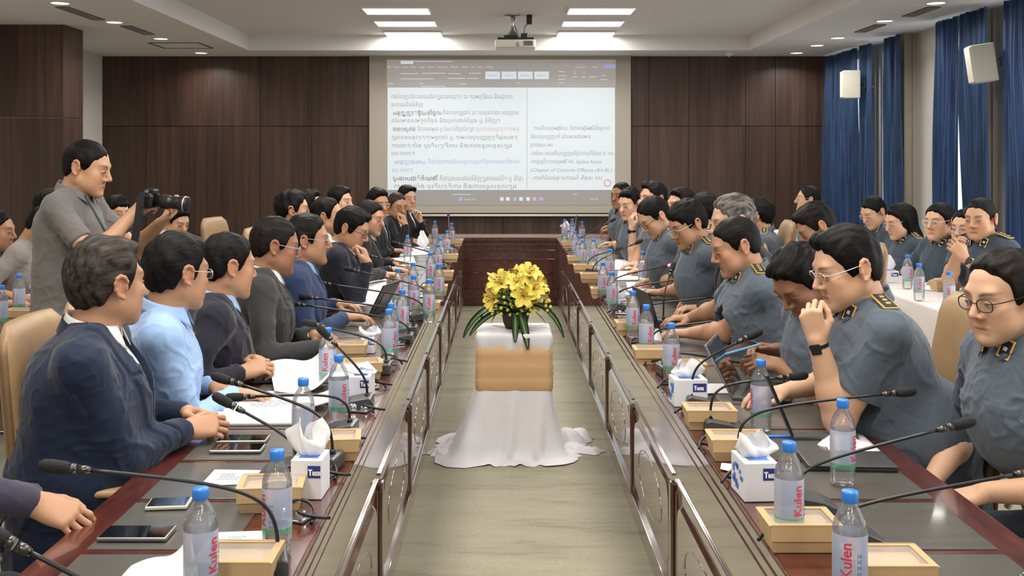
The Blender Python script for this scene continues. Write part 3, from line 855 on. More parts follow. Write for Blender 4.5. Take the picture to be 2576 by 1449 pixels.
for px, py, lb in ((2312, 663, 'water bottle on the white cloth in front of the woman with white spectacles'), (2388, 683, 'water bottle on the white cloth beside the clasped-hands officer, nearest'),
                   (2283, 641, 'water bottle on the white cloth by the long-haired woman'), (48, 690, 'water bottle on the bare side table in front of the grey T-shirt man'),
                   (133, 684, 'water bottle on the bare side table beside the black phone stand'), (3, 718, 'water bottle at the picture edge on the bare side table'),
                   (2212, 628, 'water bottle on the white cloth near the officer looking down')):
    place_bottle(px, py, lb, 'water bottles on the side tables')

def proto_box():
    t = thing('food_box', 'x', 'food box')
    a, b, h = .068, .050, .062     # bottom half sizes
    A, B = .080, .062
    bm = bmesh.new()
    lo = [bm.verts.new(v) for v in ((-a, -b, 0), (a, -b, 0), (a, b, 0), (-a, b, 0))]
    hi = [bm.verts.new(v) for v in ((-A, -B, h), (A, -B, h), (A, B, h), (-A, B, h))]
    rim = [bm.verts.new(v) for v in ((-A+.016, -B+.014, h+.001), (A-.016, -B+.014, h+.001), (A-.016, B-.014, h+.001), (-A+.016, B-.014, h+.001))]
    dn_ = [bm.verts.new((v.co.x, v.co.y, h - .012)) for v in rim]
    bm.faces.new(lo[::-1])
    for i in range(4):
        j = (i+1) % 4
        bm.faces.new((lo[i], lo[j], hi[j], hi[i])); bm.faces.new((hi[i], hi[j], rim[j], rim[i])); bm.faces.new((rim[i], rim[j], dn_[j], dn_[i]))
    bm.faces.new(dn_)
    obj('box_body', bm, M['kraft'], t)
    for s in (-1, 1):
        bm = bmesh.new()
        add_box(bm, (-A + .004, s * B - .0015, h * .45), (A - .004, s * B + .0005, h + .0015), mat=Matrix.Translation((0, s * -.002, 0)))
        obj('folded_flap', bm, M['kraft'], t)
    m, nt, b_, N_, L_ = newmat('clear_lid_film'); b_.inputs['Roughness'].default_value = .08
    tr_ = N_.new('ShaderNodeBsdfTransparent'); mx_ = N_.new('ShaderNodeMixShader'); mx_.inputs['Fac'].default_value = 0.14
    L_.new(tr_.outputs[0], mx_.inputs[1]); L_.new(b_.outputs[0], mx_.inputs[2]); L_.new(mx_.outputs[0], nt.nodes['Material Output'].inputs['Surface'])
    bm = bmesh.new(); add_box(bm, (-A+.016, -B+.014, h - .002), (A-.016, B-.014, h - .0008)); obj('clear_window', bm, m, t)
    bm = bmesh.new()
    rnd = random.Random(3)
    for k in range(9):
        bmesh.ops.create_icosphere(bm, subdivisions=2, radius=.014, matrix=Matrix.Translation((rnd.uniform(-.05, .05), rnd.uniform(-.033, .033), h - .022)) @ Matrix.Diagonal((1, 1, .6, 1)))
    obj('food', bm, M['kraft_in'], t, smooth=True)
    return t
BOX = proto_box(); box_used = [False]
def place_box(px, py, label, z=TOP, rot=0, group='kraft food boxes on the tables'):
    """px,py: middle of the front bottom edge"""
    p = Wz(px, py, z); p.y += .05; p.z = z + .0012
    if not box_used[0]:
        box_used[0] = True; o = BOX; o.location = p; o.rotation_euler = (0, 0, rot); o['label'] = label
    else: o = dup(BOX, p, rot, label=label)
    o['group'] = group
for px, py, r, lb in (
    (672, 1292, .1, "kraft food box behind the second-nearest bottle, delegates' table"),
    (830, 1162, .12, "kraft food box under the bent microphone neck beside the fluffy tissue box"),
    (872, 906, .05, "kraft food box under the charcoal-jacketed man's hand"),
    (905, 955, .2, "kraft food box half under papers near the tissue box corner"),
    (1070, 790, 0, "small kraft food box at the aisle edge beyond the twin bottles"),
    (1093, 745, 0, "kraft food box by the aisle edge past the tablet"),
    (1112, 706, 0, "kraft food box at the aisle edge, midway along the delegates' table"),
    (1128, 660, 0, "kraft food box at the aisle edge, delegates' far half"),
    (1142, 620, 0, "kraft food box near the far corner of the delegates' table"),
    (585, 1492, 0, "kraft food box cut by the bottom picture edge, delegates' table"),
    (2025, 1392, 0, "largest kraft food box, in front of the nearest pair of bottles, officers' table"),
    (1862, 1162, -.03, "kraft food box just behind the large tissue box, officers' table"),
    (1792, 1083, -.02, "kraft food box in front of the small microphone base, officers' table"),
    (1728, 958, 0, "kraft food box right behind the smaller tissue box, officers' table"),
    (1645, 918, 0, "kraft food box beside the bottle near the phone-holding officer"),
    (1592, 845, 0, "kraft food box at the aisle edge by the black laptop"),
    (1520, 752, 0, "kraft food box behind the midway bottle, officers' table"),
    (1490, 712, 0, "kraft food box by the aisle edge near the notebook"),
    (1470, 688, 0, "kraft food box, second beyond the notebook at the aisle edge"),
    (1452, 665, 0, "kraft food box at the aisle edge in the officers' far half"),
    (1435, 625, 0, "kraft food box nearest the far corner of the officers' table"),
    (2255, 1502, 0, "kraft food box cut by the bottom picture edge, officers' table"),
):
    place_box(px, py, lb, rot=r)
for px, py, lb in ((2385, 735, 'kraft food box on the white cloth below the clasped hands'), (115, 790, 'kraft food box on the bare side table between two bottles'), (40, 812, 'kraft food box closest on the bare side table'), (2470, 752, 'kraft food box on the white cloth behind the bespectacled officer')):
    place_box(px, py, lb, group='kraft food boxes on the side tables')

def tissue_box(px, py, label, w=.115, d=.115, h=.098, rot=0.0, z=TOP, puff=1.0, blue_side=-1):
    """px,py: bottom middle of the front face"""
    p = Wz(px, py, z); p.z = z + .0012; p.y += d / 2
    t = thing('tissue_box', label, 'tissue box', p, rot)
    bm = bmesh.new(); add_box(bm, (-w/2, -d/2, 0), (w/2, d/2, h), bev=.002); obj('carton', bm, M['white_card'], t)
    bm = bmesh.new()
    add_box(bm, (w*.05, -d/2 - .0012, h*.55), (w*.46, -d/2 + .001, h*.86), bev=.0005); bd = obj('badge', bm, M['navy_ink'], t)
    me = text_mesh('badge_lettering', 'Tessa', .021, bold=.001)
    for v in me.vertices: v.co = Vector((v.co.x * .72, 0, v.co.y))
    link('badge_lettering', me, M['paper'], bd, loc=(w*.08, -d/2 - .0018, h*.62))
    bm = bmesh.new()
    rnd = random.Random(px)
    sx = blue_side * w/2
    for k in range(10):
        a, b = rnd.uniform(-d*.42, d*.3), rnd.uniform(h*.1, h*.75)
        add_box(bm, (sx - .0012, a, b), (sx + .0012, a + rnd.uniform(.01, .03), b + rnd.uniform(.01, .02)))
    add_box(bm, (-w*.3, -d*.3, h - .001), (w*.32, d*.32, h + .001))
    obj('blue_artwork', bm, M['blue_print'], t)
    def fn(u, v):
        a = u * 2 * PI
        r = (.010 + .030 * math.sin(.25 + v * 2.2)) * (1 + .38 * math.sin(3 * a + px) * (.3 + v) + .16 * math.sin(7 * a + v * 4))
        return (r * math.cos(a) * 1.15 - .012 * v * v * puff, r * math.sin(a) * .55, h - .004 + v * .058 * puff * (1 + .45 * math.sin(2 * a + px * .7) * v + .12 * math.sin(5 * a)))
    bm = bmesh.new(); add_grid(bm, fn, 28, 12, closed_u=True); obj('tissue_tuft', bm, M['tissue'], t)
    return t
tissue_box(772, 1258, "white tissue box with a tall tissue puff, delegates' table near the camera", w=.078, d=.10, h=.098, rot=-.04, puff=1.15)
tissue_box(905, 1010, "white tissue box partly under papers beyond the second tissue box gap", w=.075, d=.11, h=.085, rot=-.05, puff=.3)
tissue_box(1912, 1264, "larger looking tissue box with navy badge, officers' table near the camera", w=.085, d=.12, h=.096, rot=.06, puff=.8)
tissue_box(1737, 1024, "tissue box with navy badge behind the row of kraft boxes, officers' table", w=.115, d=.10, h=.092, rot=.05, puff=.8)
tissue_box(925, 890, "small tissue box by the twin bottles, delegates' table", w=.06, d=.06, h=.07, puff=.6)
tissue_box(1560, 780, "crumpled tissue box among cables midway along the officers' table", w=.07, d=.07, h=.06, puff=1.1)
tissue_box(2240, 712, 'tissue box with navy badge on the white cloth by the long-haired woman', w=.12, d=.10, h=.08, puff=1.3)
tissue_box(88, 768, 'tissue box with a white tuft on the bare side table', w=.12, d=.10, h=.06, puff=1.4)
tissue_box(1065, 640, "tissue heap in a small box on the delegates' far half", w=.10, d=.10, h=.06, puff=1.8)
tissue_box(1425, 600, "upright tissue box at the officers' far corner", w=.07, d=.07, h=.10, puff=1.2)
def napkin(px, py, label, r=.045, h=.09):
    p = Wz(px, py, TOP)
    bm = bmesh.new()
    add_grid(bm, lambda u, v: ((r * (1 - .75 * v) * math.cos(2*PI*u) * (1 + .25 * math.sin(4*PI*u + v))), r * .7 * (1 - .75 * v) * math.sin(2*PI*u), .002 + h * v * (1 + .1 * math.sin(6*PI*u))), 20, 8, closed_u=True)
    tag(obj('napkin', bm, M['tissue'], loc=p), label, 'napkin')
napkin(1652, 872, "white napkin folded into a standing cone beside a bottle, officers' table", .028, .075)
napkin(2112, 1118, "crumpled white napkin behind the closed laptop, officers' table", .065, .03)
napkin(2170, 1140, "white napkin lying flat beside the closed laptop", .04, .01)

# microphones
def mic(base, head, label, bend=.16, gz=TOP, led=False, hx=None, dxy=None):
    """base, head in world space"""
    b = Vector(base); b.z = gz + .001
    h = Vector(head); bend *= .66
    t = thing('gooseneck_microphone', label, 'microphone', b, 0, 'gooseneck microphones on the conference tables')
    d = h - b; a = math.atan2(d.y, d.x)
    R = Matrix.Rotation(a, 4, 'Z')
    bm = bmesh.new()
    prof = [(-.055, 0), (.060, 0), (.060, .012), (.02, .030), (-.045, .042), (-.055, .036)]
    vs = [[bm.verts.new(R @ Vector((x, y, z))) for x, z in prof] for y in (-.048, .048)]
    n = len(prof)
    bm.faces.new(vs[0]); bm.faces.new(vs[1][::-1])
    for i in range(n):
        j = (i+1) % n; bm.faces.new((vs[0][i], vs[1][i], vs[1][j], vs[0][j]))
    bmesh.ops.recalc_face_normals(bm, faces=bm.faces[:])
    bmesh.ops.bevel(bm, geom=bm.edges[:], offset=.003, segments=1, affect='EDGES')
    base_o = obj('base', bm, M['grey_plastic'], t)
    bm = bmesh.new(); add_box(bm, (.018, -.02, .026), (.042, .02, .029), mat=R @ Matrix.Rotation(.42, 4, 'Y')); obj('talk_button', bm, M['white_plastic'], base_o)
    st = R @ Vector((-.035, 0, .038))
    hl = h - b
    hd = (hl - st)
    dirh = (Vector((hd.x, hd.y, 0)).normalized() * .85 + Vector((0, 0, .35))).normalized()
    L = hd.length
    kn = st + Vector((0, 0, bend)); pe = hl - (hl - kn).normalized() * .07
    pts = bez(st, kn, kn.lerp(pe, .12), pe, 20)
    bm = bmesh.new(); add_tube(bm, pts, .0042, 8); add_tube(bm, pts[:2], [.010, .006], 8)
    obj('gooseneck', bm, M['black'], t)
    hp = pts[-1]; dr = (hl - hp).normalized()
    bm = bmesh.new(); add_tube(bm, [hp - dr*.012, hp, hp + dr*.012], [.006, .0085, .0085], 12); add_tube(bm, [hp + dr*.016, hp + dr*.03], [.0098, .0105], 12)
    obj('collar', bm, M['nickel'] if not led else emitter('red_ring', (1, .06, .15, 1), 4.0), t)
    bm = bmesh.new(); add_tube(bm, [hp + dr*.026, hp + dr*.035, hp + dr*.06, hp + dr*.078, hp + dr*.086], [.009, .0125, .0140, .0125, .006], 14); obj('microphone_capsule', bm, M['black_matte'], t)
    return t
def mic_px(bpx, bpy_, hpx, hpy, label, dY=.0, bend=.16, led=False):
    b = Wz(bpx, bpy_, TOP + .02)
    h = W(hpx, hpy, b.y + dY)
    return mic(b, h, label, bend, led=led)
mic_px(655, 1420, 118, 1172, "microphone reaching across to the purple-jacketed arm, closest full one on the delegates' table", -.10, .20)
mic(Vector((-.55, 1.62, TOP)), W(-40, 1330, 1.62), "microphone neck crossing the bottom corner of the picture, delegates' table", .12)
mic_px(806, 1160, 545, 948, "microphone pointing at the navy-jacketed man's clasped hands, upper of two", .05, .17)
mic_px(712, 1175, 548, 1000, "shorter microphone ending beside clasped hands, behind the bottle", .0, .08)
mic_px(852, 1078, 578, 1000, "microphone lying almost level above the open papers", .02, .14)
mic_px(950, 925, 770, 812, "microphone in front of the charcoal-jacketed man's sleeve", .0, .13)
mic_px(898, 1010, 806, 828, "microphone bending past the red-lettered bottle toward the charcoal sleeve", .0, .1)
mic_px(1010, 850, 726, 762, "microphone stretching to the blue-suited man's sleeve, lower of two", .0, .1)
mic_px(1022, 830, 760, 746, "microphone stretching to the blue-suited man's sleeve, upper of two", .0, .12)
mic_px(1050, 795, 795, 710, "microphone in front of the man leaning on his fist, lowest", .0, .12)
mic_px(1068, 765, 872, 676, "microphone beside the tablet pointing at the man leaning on his fist", .0, .12)
mic_px(1082, 712, 920, 642, "microphone pointing at the woman in the dark jacket", .0, .12)
mic_px(1105, 675, 990, 610, "microphone in front of the grey-haired chin-propping man", .0, .12)
mic_px(1130, 618, 1128, 540, "upright microphone at the delegates' far corner", .3, .2)
mic_px(1888, 1140, 2290, 985, "microphone ending beside the chin-propping officer's back, upper", .0, .16)
mic_px(2040, 1260, 2438, 1062, "microphone ending in front of the tan chair, officers' table", .0, .10)
mic(Vector((.78, 2.30, TOP)), W(2640, 1178, 2.32), "long microphone running out of the picture toward the bespectacled officer", .06)
mic(Vector((.86, 1.80, TOP)), W(2660, 1400, 1.80), "microphone crossing the bottom corner on the officers' side", .05)
mic_px(1765, 1008, 1908, 836, "microphone rising in front of the phone-holding hands", .0, .16)
mic_px(1815, 1068, 2020, 945, "microphone curving over toward the bottle with green base", .0, .16)
mic_px(1690, 930, 1925, 925, "low microphone bending behind the smaller tissue box", .05, .10)
mic_px(1660, 870, 1852, 802, "microphone in front of the typing officer's forearm", .0, .09)
mic_px(1610, 810, 1832, 744, "microphone above the black laptop pointing at the typing officer", .0, .10)
mic_px(1675, 812, 1694, 665, "upright microphone standing behind the black laptop", .1, .2)
mic_px(1560, 770, 1762, 695, "microphone pointing at the spectacled officer's chest, lower", .0, .12)
mic_px(1552, 735, 1712, 662, "microphone with glowing red ring above the notebook", .0, .12, led=True)
mic_px(1502, 700, 1612, 606, "microphone in front of the downward-looking officer", .0, .14)
mic_px(1490, 680, 1562, 625, "short microphone among far bottles on the officers' table", .0, .12)
mic_px(1460, 625, 1545, 552, "microphone pointing at the two far officers near the screen", .0, .10)
mic_px(1447, 615, 1450, 545, "upright microphone at the officers' far corner", .3, .2)

# pop-up cable outlets along the aisle edges
def proto_outlet():
    t = thing('cable_outlet', 'x', 'socket')
    bm = bmesh.new(); add_box(bm, (-.045, -.03, 0), (.045, .03, .006), bev=.002); obj('plate', bm, M['steel'], t)
    bm = bmesh.new(); add_lathe(bm, [(.017, .005), (.017, .020), (.011, .024), (.0, .024)], 14, c=(-.02, 0, 0)); add_lathe(bm, [(.013, .005), (.013, .018), (0, .018)], 12, c=(.022, .004, 0)); obj('plug', bm, M['chrome'], t)
    bm = bmesh.new()
    add_tube(bm, bez((-.02, 0, .02), (-.02, .05, .05), (.05, .06, .02), (.07, -.03, .005), 12), .0042, 6)
    add_tube(bm, bez((.022, .004, .016), (.03, -.05, .04), (.06, -.04, .02), (.09, .02, .005), 12), .0042, 6)
    obj('cable', bm, M['black'], t)
    return t
OUT = proto_outlet(); first = True
sides = (("delegates'", XLI - .085, [2.05, 2.45, 2.78, 3.12, 3.50, 3.85, 4.30, 4.75, 5.3, 5.85, 6.4, 7.0, 7.6, 8.3, 9.0, 9.8]), ("officers'", XRI + .085, [2.30, 2.72, 3.06, 3.45, 3.85, 4.30, 4.75, 5.2, 5.7, 6.25, 6.8, 7.4, 8.0, 8.7, 9.5, 10.2]))
ords = ['closest to the camera', 'second', 'third', 'fourth', 'fifth', 'sixth', 'seventh', 'eighth', 'ninth', 'tenth', 'eleventh', 'twelfth', 'thirteenth', 'fourteenth', 'fifteenth', 'farthest']
for sd, x, ys_ in sides:
    for i, y in enumerate(ys_):
        lb = f"chrome cable outlet with black leads, {ords[i]}" + ("" if i in (0, 15) else " from the camera") + f" along the {sd} aisle edge"
        if first: o = OUT; first = False; o['label'] = lb; o.location = (x, y, TOP + .0012)
        else: o = dup(OUT, (x + random.uniform(-.012, .012), y, TOP + .0012), random.uniform(-.4, .4) + (PI if x > 0 else 0), label=lb)
        o['group'] = 'cable outlets along the aisle edges'

# papers, phones, laptops
def paper(corners, label, cat='paper', name='paper_sheet', z=TOP + .004, curl=0, lines=True, thick=.0012, stack=0):
    """corners: four pixels, clockwise from the far left"""
    P = [Wz(x, y, z) for x, y in corners]
    c = sum(P, Vector()) / 4
    P = [p - c for p in P]
    def pt(u, v, dz=0):
        a = P[0].lerp(P[1], u); b = P[3].lerp(P[2], u)
        q = a.lerp(b, v)
        q.z = dz + curl * (max(0, u - .55) ** 2 * 2.2 + .06 * (1 + math.sin(u * 5 + v * 3))) + (.0006 if curl else 0)
        return q
    bm = bmesh.new(); add_grid(bm, lambda u, v: pt(u, v), 14, 8)
    bmesh.ops.recalc_face_normals(bm, faces=bm.faces[:])
    bmesh.ops.solidify(bm, geom=bm.faces[:], thickness=-thick if bm.faces[:][0].normal.z > 0 else thick)
    t = obj(name, bm, M['paper'], loc=c)
    tag(t, label, cat)
    if lines:
        bm = bmesh.new()
        rnd = random.Random(int(c.x * 1000))
        for k in range(5):
            v = .30 + k * .09
            u0 = rnd.uniform(.18, .24); u1 = rnd.uniform(.45, .85)
            n = 6
            for i in range(n):
                ua, ub = u0 + (u1 - u0) * i / n, u0 + (u1 - u0) * (i + .8) / n
                vs = [bm.verts.new(pt(*q, dz=thick + .0006)) for q in ((ua, v), (ub, v), (ub, v + .026), (ua, v + .026))]
                bm.faces.new(vs)
        bmesh.ops.recalc_face_normals(bm, faces=bm.faces[:])
        obj('printed_text', bm, M['ink'], t)
    return t
paper([(540, 1182), (662, 1184), (655, 1218), (503, 1222)], "printed sheet lying behind the second-nearest bottle, delegates' table")
paper([(548, 1340), (668, 1336), (668, 1384), (552, 1386)], "printed sheet between the two nearest bottles, delegates' table")
paper([(330, 1432), (478, 1396), (500, 1520), (260, 1530)], "blank rumpled white sheet at the bottom edge, delegates' table", curl=.1, lines=False)
paper([(545, 1044), (738, 1040), (740, 1070), (540, 1072)], "thick white document stack beside the navy man's clasped hands", thick=.012, lines=False)
paper([(610, 1008), (830, 1004), (835, 1036), (560, 1040)], "open white papers under the level microphone", thick=.006, curl=.06)
paper([(672, 918), (820, 915), (850, 985), (690, 992)], "large curling white sheet by the clasped hands of the navy-suited man", curl=.18, lines=False)
paper([(820, 920), (925, 918), (945, 942), (830, 950)], "white sheet lying over the tissue box corner", z=TOP + .062, curl=.03)
paper([(668, 985), (762, 980), (766, 1000), (668, 1004)], "white sheet beneath the light-blue shirt's hand")
paper([(915, 712), (975, 700), (960, 770), (880, 768)], "white document between the tablet and the blue sleeve", lines=False)
paper([(980, 650), (1040, 645), (1048, 668), (975, 672)], "printed pages in front of the woman in the dark jacket")
paper([(1010, 625), (1068, 620), (1075, 640), (1005, 645)], "printed pages before the grey-haired delegate")
paper([(1548, 655), (1628, 655), (1632, 680), (1545, 680)], "white notebook page under the writing officer's hand", thick=.008)
paper([(1555, 684), (1640, 682), (1648, 705), (1552, 706)], "second white notebook page under the writing officer's hand", thick=.008)
paper([(1575, 712), (1690, 708), (1700, 728), (1580, 732)], "white papers beneath the spectacled officer's fingers", thick=.006)
paper([(1770, 965), (1850, 965), (1860, 990), (1780, 990)], "white sheet behind the smaller tissue box, officers' table", lines=False)
paper([(1815, 1165), (1860, 1170), (1850, 1190), (1812, 1180)], "white slip poking out behind the large tissue box", lines=False)
paper([(2060, 1095), (2165, 1090), (2215, 1135), (2090, 1140)], "white sheet under the crumpled napkin, officers' table", lines=False)
paper([(2330, 705), (2400, 702), (2440, 735), (2320, 730)], "white papers on the cloth in front of the two seated women")
paper([(40, 745), (110, 740), (120, 770), (40, 776)], "white sheet on the bare side table", lines=False)

def phone(px, py, L, Wd, ang, label, mat='black', tilt=0.0, z=TOP):
    p = Wz(px, py, z)
    t = thing('smartphone', label, 'phone', (p.x, p.y, z + .0045), ang)
    bm = bmesh.new(); add_box(bm, (-L/2, -Wd/2, 0), (L/2, Wd/2, .009), bev=.003); obj('case', bm, M[mat], t)
    bm = bmesh.new(); add_box(bm, (-L/2 + .004, -Wd/2 + .004, .0088), (L/2 - .004, Wd/2 - .004, .0096)); obj('screen', bm, M['phone_glass'], t)
    return t
phone(345, 1352, .155, .080, .0, 'thick black phone with silver rim nearest the camera', 'steel')
phone(425, 1276, .10, .07, .1, 'slim phone lying beneath the long microphone neck', 'white_plastic')
phone(612, 1112, .150, .072, .02, "black phone by the clasped hands, upper of two side by side", 'steel')
phone(598, 1136, .150, .072, .02, "grey phone by the clasped hands, lower of two side by side", 'steel')
phone(672, 962, .12, .07, .2, 'black phone beside the bright green folder under clasped hands')
phone(2090, 1105, .01, .01, 0, '', 'black') if False else None
bm = bmesh.new(); add_box(bm, (-.05, -.03, 0), (.05, .03, .006), bev=.001); tag(obj('note_pad', bm, M['lime'], loc=Wz(662, 938, TOP + .004)), 'bright green note pad under the clasped hands', 'note pad')

def laptop(hinge, w, d, ang, openang, label, lidmat='black', depth_dir=1, keys=True):
    """hinge centre in world; ang: direction the keyboard points (towards the user); openang degrees between base and lid"""
    t = thing('laptop', label, 'laptop', hinge, ang)
    bm = bmesh.new(); add_box(bm, (0, -w/2, 0), (d, w/2, .014), bev=.004); bs = obj('base', bm, M['grey_plastic'], t)
    if keys:
        bm = bmesh.new()
        for i in range(5):
            for j in range(12):
                add_box(bm, (.03 + i * .019, -w/2 + .02 + j * (w - .04) / 12, .0135), (.045 + i * .019, -w/2 + .02 + (j + .8) * (w - .04) / 12, .0155))
        obj('keyboard', bm, M['black'], bs)
    a = math.radians(openang)
    Rm = Matrix.Translation((0, 0, .012)) @ Matrix.Rotation(-a, 4, 'Y')
    bm = bmesh.new(); add_box(bm, (0, -w/2, -.004), (d, w/2, .004), bev=.003)
    for v in bm.verts: v.co = Rm @ v.co
    ld = obj('lid', bm, M[lidmat], t)
    bm = bmesh.new(); add_box(bm, (.012, -w/2 + .01, -.0055), (d - .01, w/2 - .01, -.0035))
    for v in bm.verts: v.co = Rm @ v.co
    obj('screen', bm, M['phone_glass'], ld)
    return t
h = Wz(1640, 828, TOP + .002); laptop((h.x, h.y, TOP + .002), .30, .20, .15, 108, "black laptop opened in front of the typing officer, lid toward the aisle")
h = Wz(1870, 990, TOP + .002); laptop((h.x - .02, h.y + .02, TOP + .002), .27, .20, -.35, 118, "thin laptop opened before the phone-holding officer, pale rim", 'steel')
h = Wz(1992, 1105, TOP + .002); laptop((h.x, h.y, TOP + .002), .03, .20, -.0, 113, "tablet standing edge-on on its cover beside the blue pen", 'black', keys=False)
t = thing('laptop', "closed black laptop lying in front of the chin-propping officer", 'laptop', tuple(Wz(2128, 1168, TOP + .002)), -.06)
bm = bmesh.new(); add_box(bm, (-.12, -.075, 0), (.12, .075, .011), bev=.003); obj('base', bm, M['black'], t)
bm = bmesh.new(); add_box(bm, (-.12, -.075, .0115), (.12, .075, .018), bev=.003); obj('lid', bm, M['grey_plastic'], t)
# folding tablet of the delegates
h = Wz(948, 792, TOP + .002)
t = thing('tablet', "black tablet propped in a folding keyboard cover beside the blue-suited man", 'tablet', (h.x, h.y, TOP + .002), PI - .25)
bm = bmesh.new(); add_box(bm, (0, -.13, 0), (.2, .13, .01), bev=.003); obj('keyboard_cover', bm, M['black'], t)
Rm = Matrix.Translation((.0, 0, .01)) @ Matrix.Rotation(math.radians(-118), 4, 'Y')
bm = bmesh.new(); add_box(bm, (0, -.13, -.004), (.19, .13, .004), bev=.003)
for v in bm.verts: v.co = Rm @ v.co
tb = obj('screen_back', bm, M['black'], t)
bm = bmesh.new(); add_box(bm, (.0, -.06, .0042), (.13, .06, .006))
for v in bm.verts: v.co = Rm @ v.co
obj('kickstand', bm, M['grey_plastic'], tb)
# a laptop at the far officers' end, a phone stand on the side table, pens
h = Wz(1560, 640, TOP + .002); laptop((h.x, h.y, TOP + .002), .26, .19, .1, 15, "dark laptop nearly closed in front of the officer with crossed wrists")
h = Wz(1120, 600, TOP + .002); laptop((h.x - .25, h.y, TOP + .002), .26, .19, PI, 100, "dark laptop in front of the farthest delegate")
p = Wz(75, 745, TOP)
bm = bmesh.new(); add_box(bm, (-.075, -.005, 0), (.075, .005, .15), mat=Matrix.Rotation(.6, 4, 'Y'), bev=.003)
tag(obj('tablet', bm, M['phone_glass'], loc=(p.x + .02, p.y, TOP + .045)), 'black tablet propped on the bare side table before the grey T-shirt man', 'tablet')
def pen(p, q, mat, label):
    bm = bmesh.new(); p, q = Vector(p), Vector(q); c = (p + q) / 2; d = (q - p).normalized()
    add_tube(bm, [p - c, p - c + d * .012, q - c - d * .01, q - c], [.0015, .0045, .0045, .003], 8)
    o = obj('pen', bm, M[mat], loc=c); tag(o, label, 'pen'); return o
pen(Wz(1912, 1098, TOP + .006), Wz(2030, 1098, TOP + .006), 'cap', "blue pen lying behind the near bottle, officers' table")
pen(Wz(1612, 700, TOP + .012), Wz(1660, 690, TOP + .03), 'navy_ink', "dark blue pen resting on the notebook")
# ------------------------------------------------------------ aisle: covered stand and lilies
ST = Vector((.058, 5.70, 0))
stand = thing('flower_stand', 'covered square stand in white cloth with a gold-tan sash in the aisle', 'stand', ST)
bm = bmesh.new(); add_box(bm, (-.19, -.18, 0), (.19, .18, .655)); obj('stool', bm, M['kraft'], stand)
def rrect(u, hx, hy, r):
    """point on a rounded rectangle and its outward normal"""
    sx, sy = 2 * (hx - r), 2 * (hy - r); q = PI * r / 2
    tot = 2 * sx + 2 * sy + 4 * q; d = (u % 1) * tot
    segs = [('l', (-hx + r, -hy), (1, 0), sx), ('c', (hx - r, -hy + r), -PI/2, q), ('l', (hx, -hy + r), (0, 1), sy), ('c', (hx - r, hy - r), 0, q),
            ('l', (hx - r, hy), (-1, 0), sx), ('c', (-hx + r, hy - r), PI/2, q), ('l', (-hx, hy - r), (0, -1), sy), ('c', (-hx + r, -hy + r), PI, q)]
    for k, o, dd, L in segs:
        if d <= L:
            if k == 'l': return (o[0] + dd[0] * d, o[1] + dd[1] * d), (dd[1], -dd[0])
            a = dd + d / r; return (o[0] + r * math.cos(a), o[1] + r * math.sin(a)), (math.cos(a), math.sin(a))
        d -= L
    return (o[0], o[1]), (1, 0)
def cloth_shell(name, rows, mat, hx=.2, hy=.19, r=.025, n=150, top=False, xoff=None):
    bm = bmesh.new(); rings = []
    for (z, off, amp, fr, ph) in rows:
        ring = []
        for k in range(n):
            u = k / n
            (x, y), (nx, ny) = rrect(u, hx, hy, r)
            w = off(u) if callable(off) else off
            w += amp * (math.sin(2*PI*u*fr + ph) * .6 + math.sin(2*PI*u*fr*1.7 + ph*2.3) * .4)
            dx = xoff(z, u) if xoff else 0
            ring.append(bm.verts.new((x + nx*w + dx, y + ny*w, z + (.004 * math.sin(u*60 + z*40) if 0 < z < .1 else 0))))
        rings.append(ring)
    for a, b in zip(rings[:-1], rings[1:]):
        for k in range(n):
            f = bm.faces.new((a[k], b[k], b[(k+1) % n], a[(k+1) % n])); f.smooth = True
    if top: bm.faces.new(rings[0])
    bmesh.ops.recalc_face_normals(bm, faces=bm.faces[:])
    return obj(name, bm, mat, stand)
cloth_shell('cloth_top', [(.672, -.012, 0, 9, 0), (.668, .0, .0, 9, 0), (.655, .006, .001, 9, 1), (.64, .007, .004, 9, 1), (.61, .006, .007, 9, 1.4), (.585, .000, .009, 9, 1.8)], M['cloth'], top=True)
cloth_shell('sash', [(.602, .002, .001, 5, 0), (.598, .007, .001, 5, 0), (.55, .008, .0015, 4, .4), (.50, .007, .002, 4, .5), (.49, .011, .002, 4, .7), (.47, .006, .002, 4, .7), (.455, .011, .002, 4, .9), (.44, .006, .0015, 4, 1), (.43, .010, .0015, 4, 1), (.375, .008, .001, 5, 1), (.368, .004, .001, 5, 1)], M['sash'])
def flare(z):
    k = max(0, (.40 - z) / .40)
    def f(u):
        (x, y), (nx, ny) = rrect(u, .2, .19, .025)
        side = nx * .28 if nx > 0 else -nx * .85
        return k * (.035 + .15 * side * k + .012 * abs(ny))
    return f
cloth_shell('skirt', [(z, flare(z), a, 11, p) for z, a, p in ((.40, .001, 0), (.36, .003, 0), (.30, .007, .3), (.22, .010, .6), (.14, .013, .9), (.07, .016, 1.2), (.025, .020, 1.4))] +
            [(.010, lambda u: flare(.0)(u) + .015, .022, 13, 1.6), (.012, lambda u: flare(.0)(u) + .05, .018, 17, 2.0), (.004, lambda u: flare(.0)(u) + .07, .02, 17, 2.3)], M['cloth'])
rnd = random.Random(5)
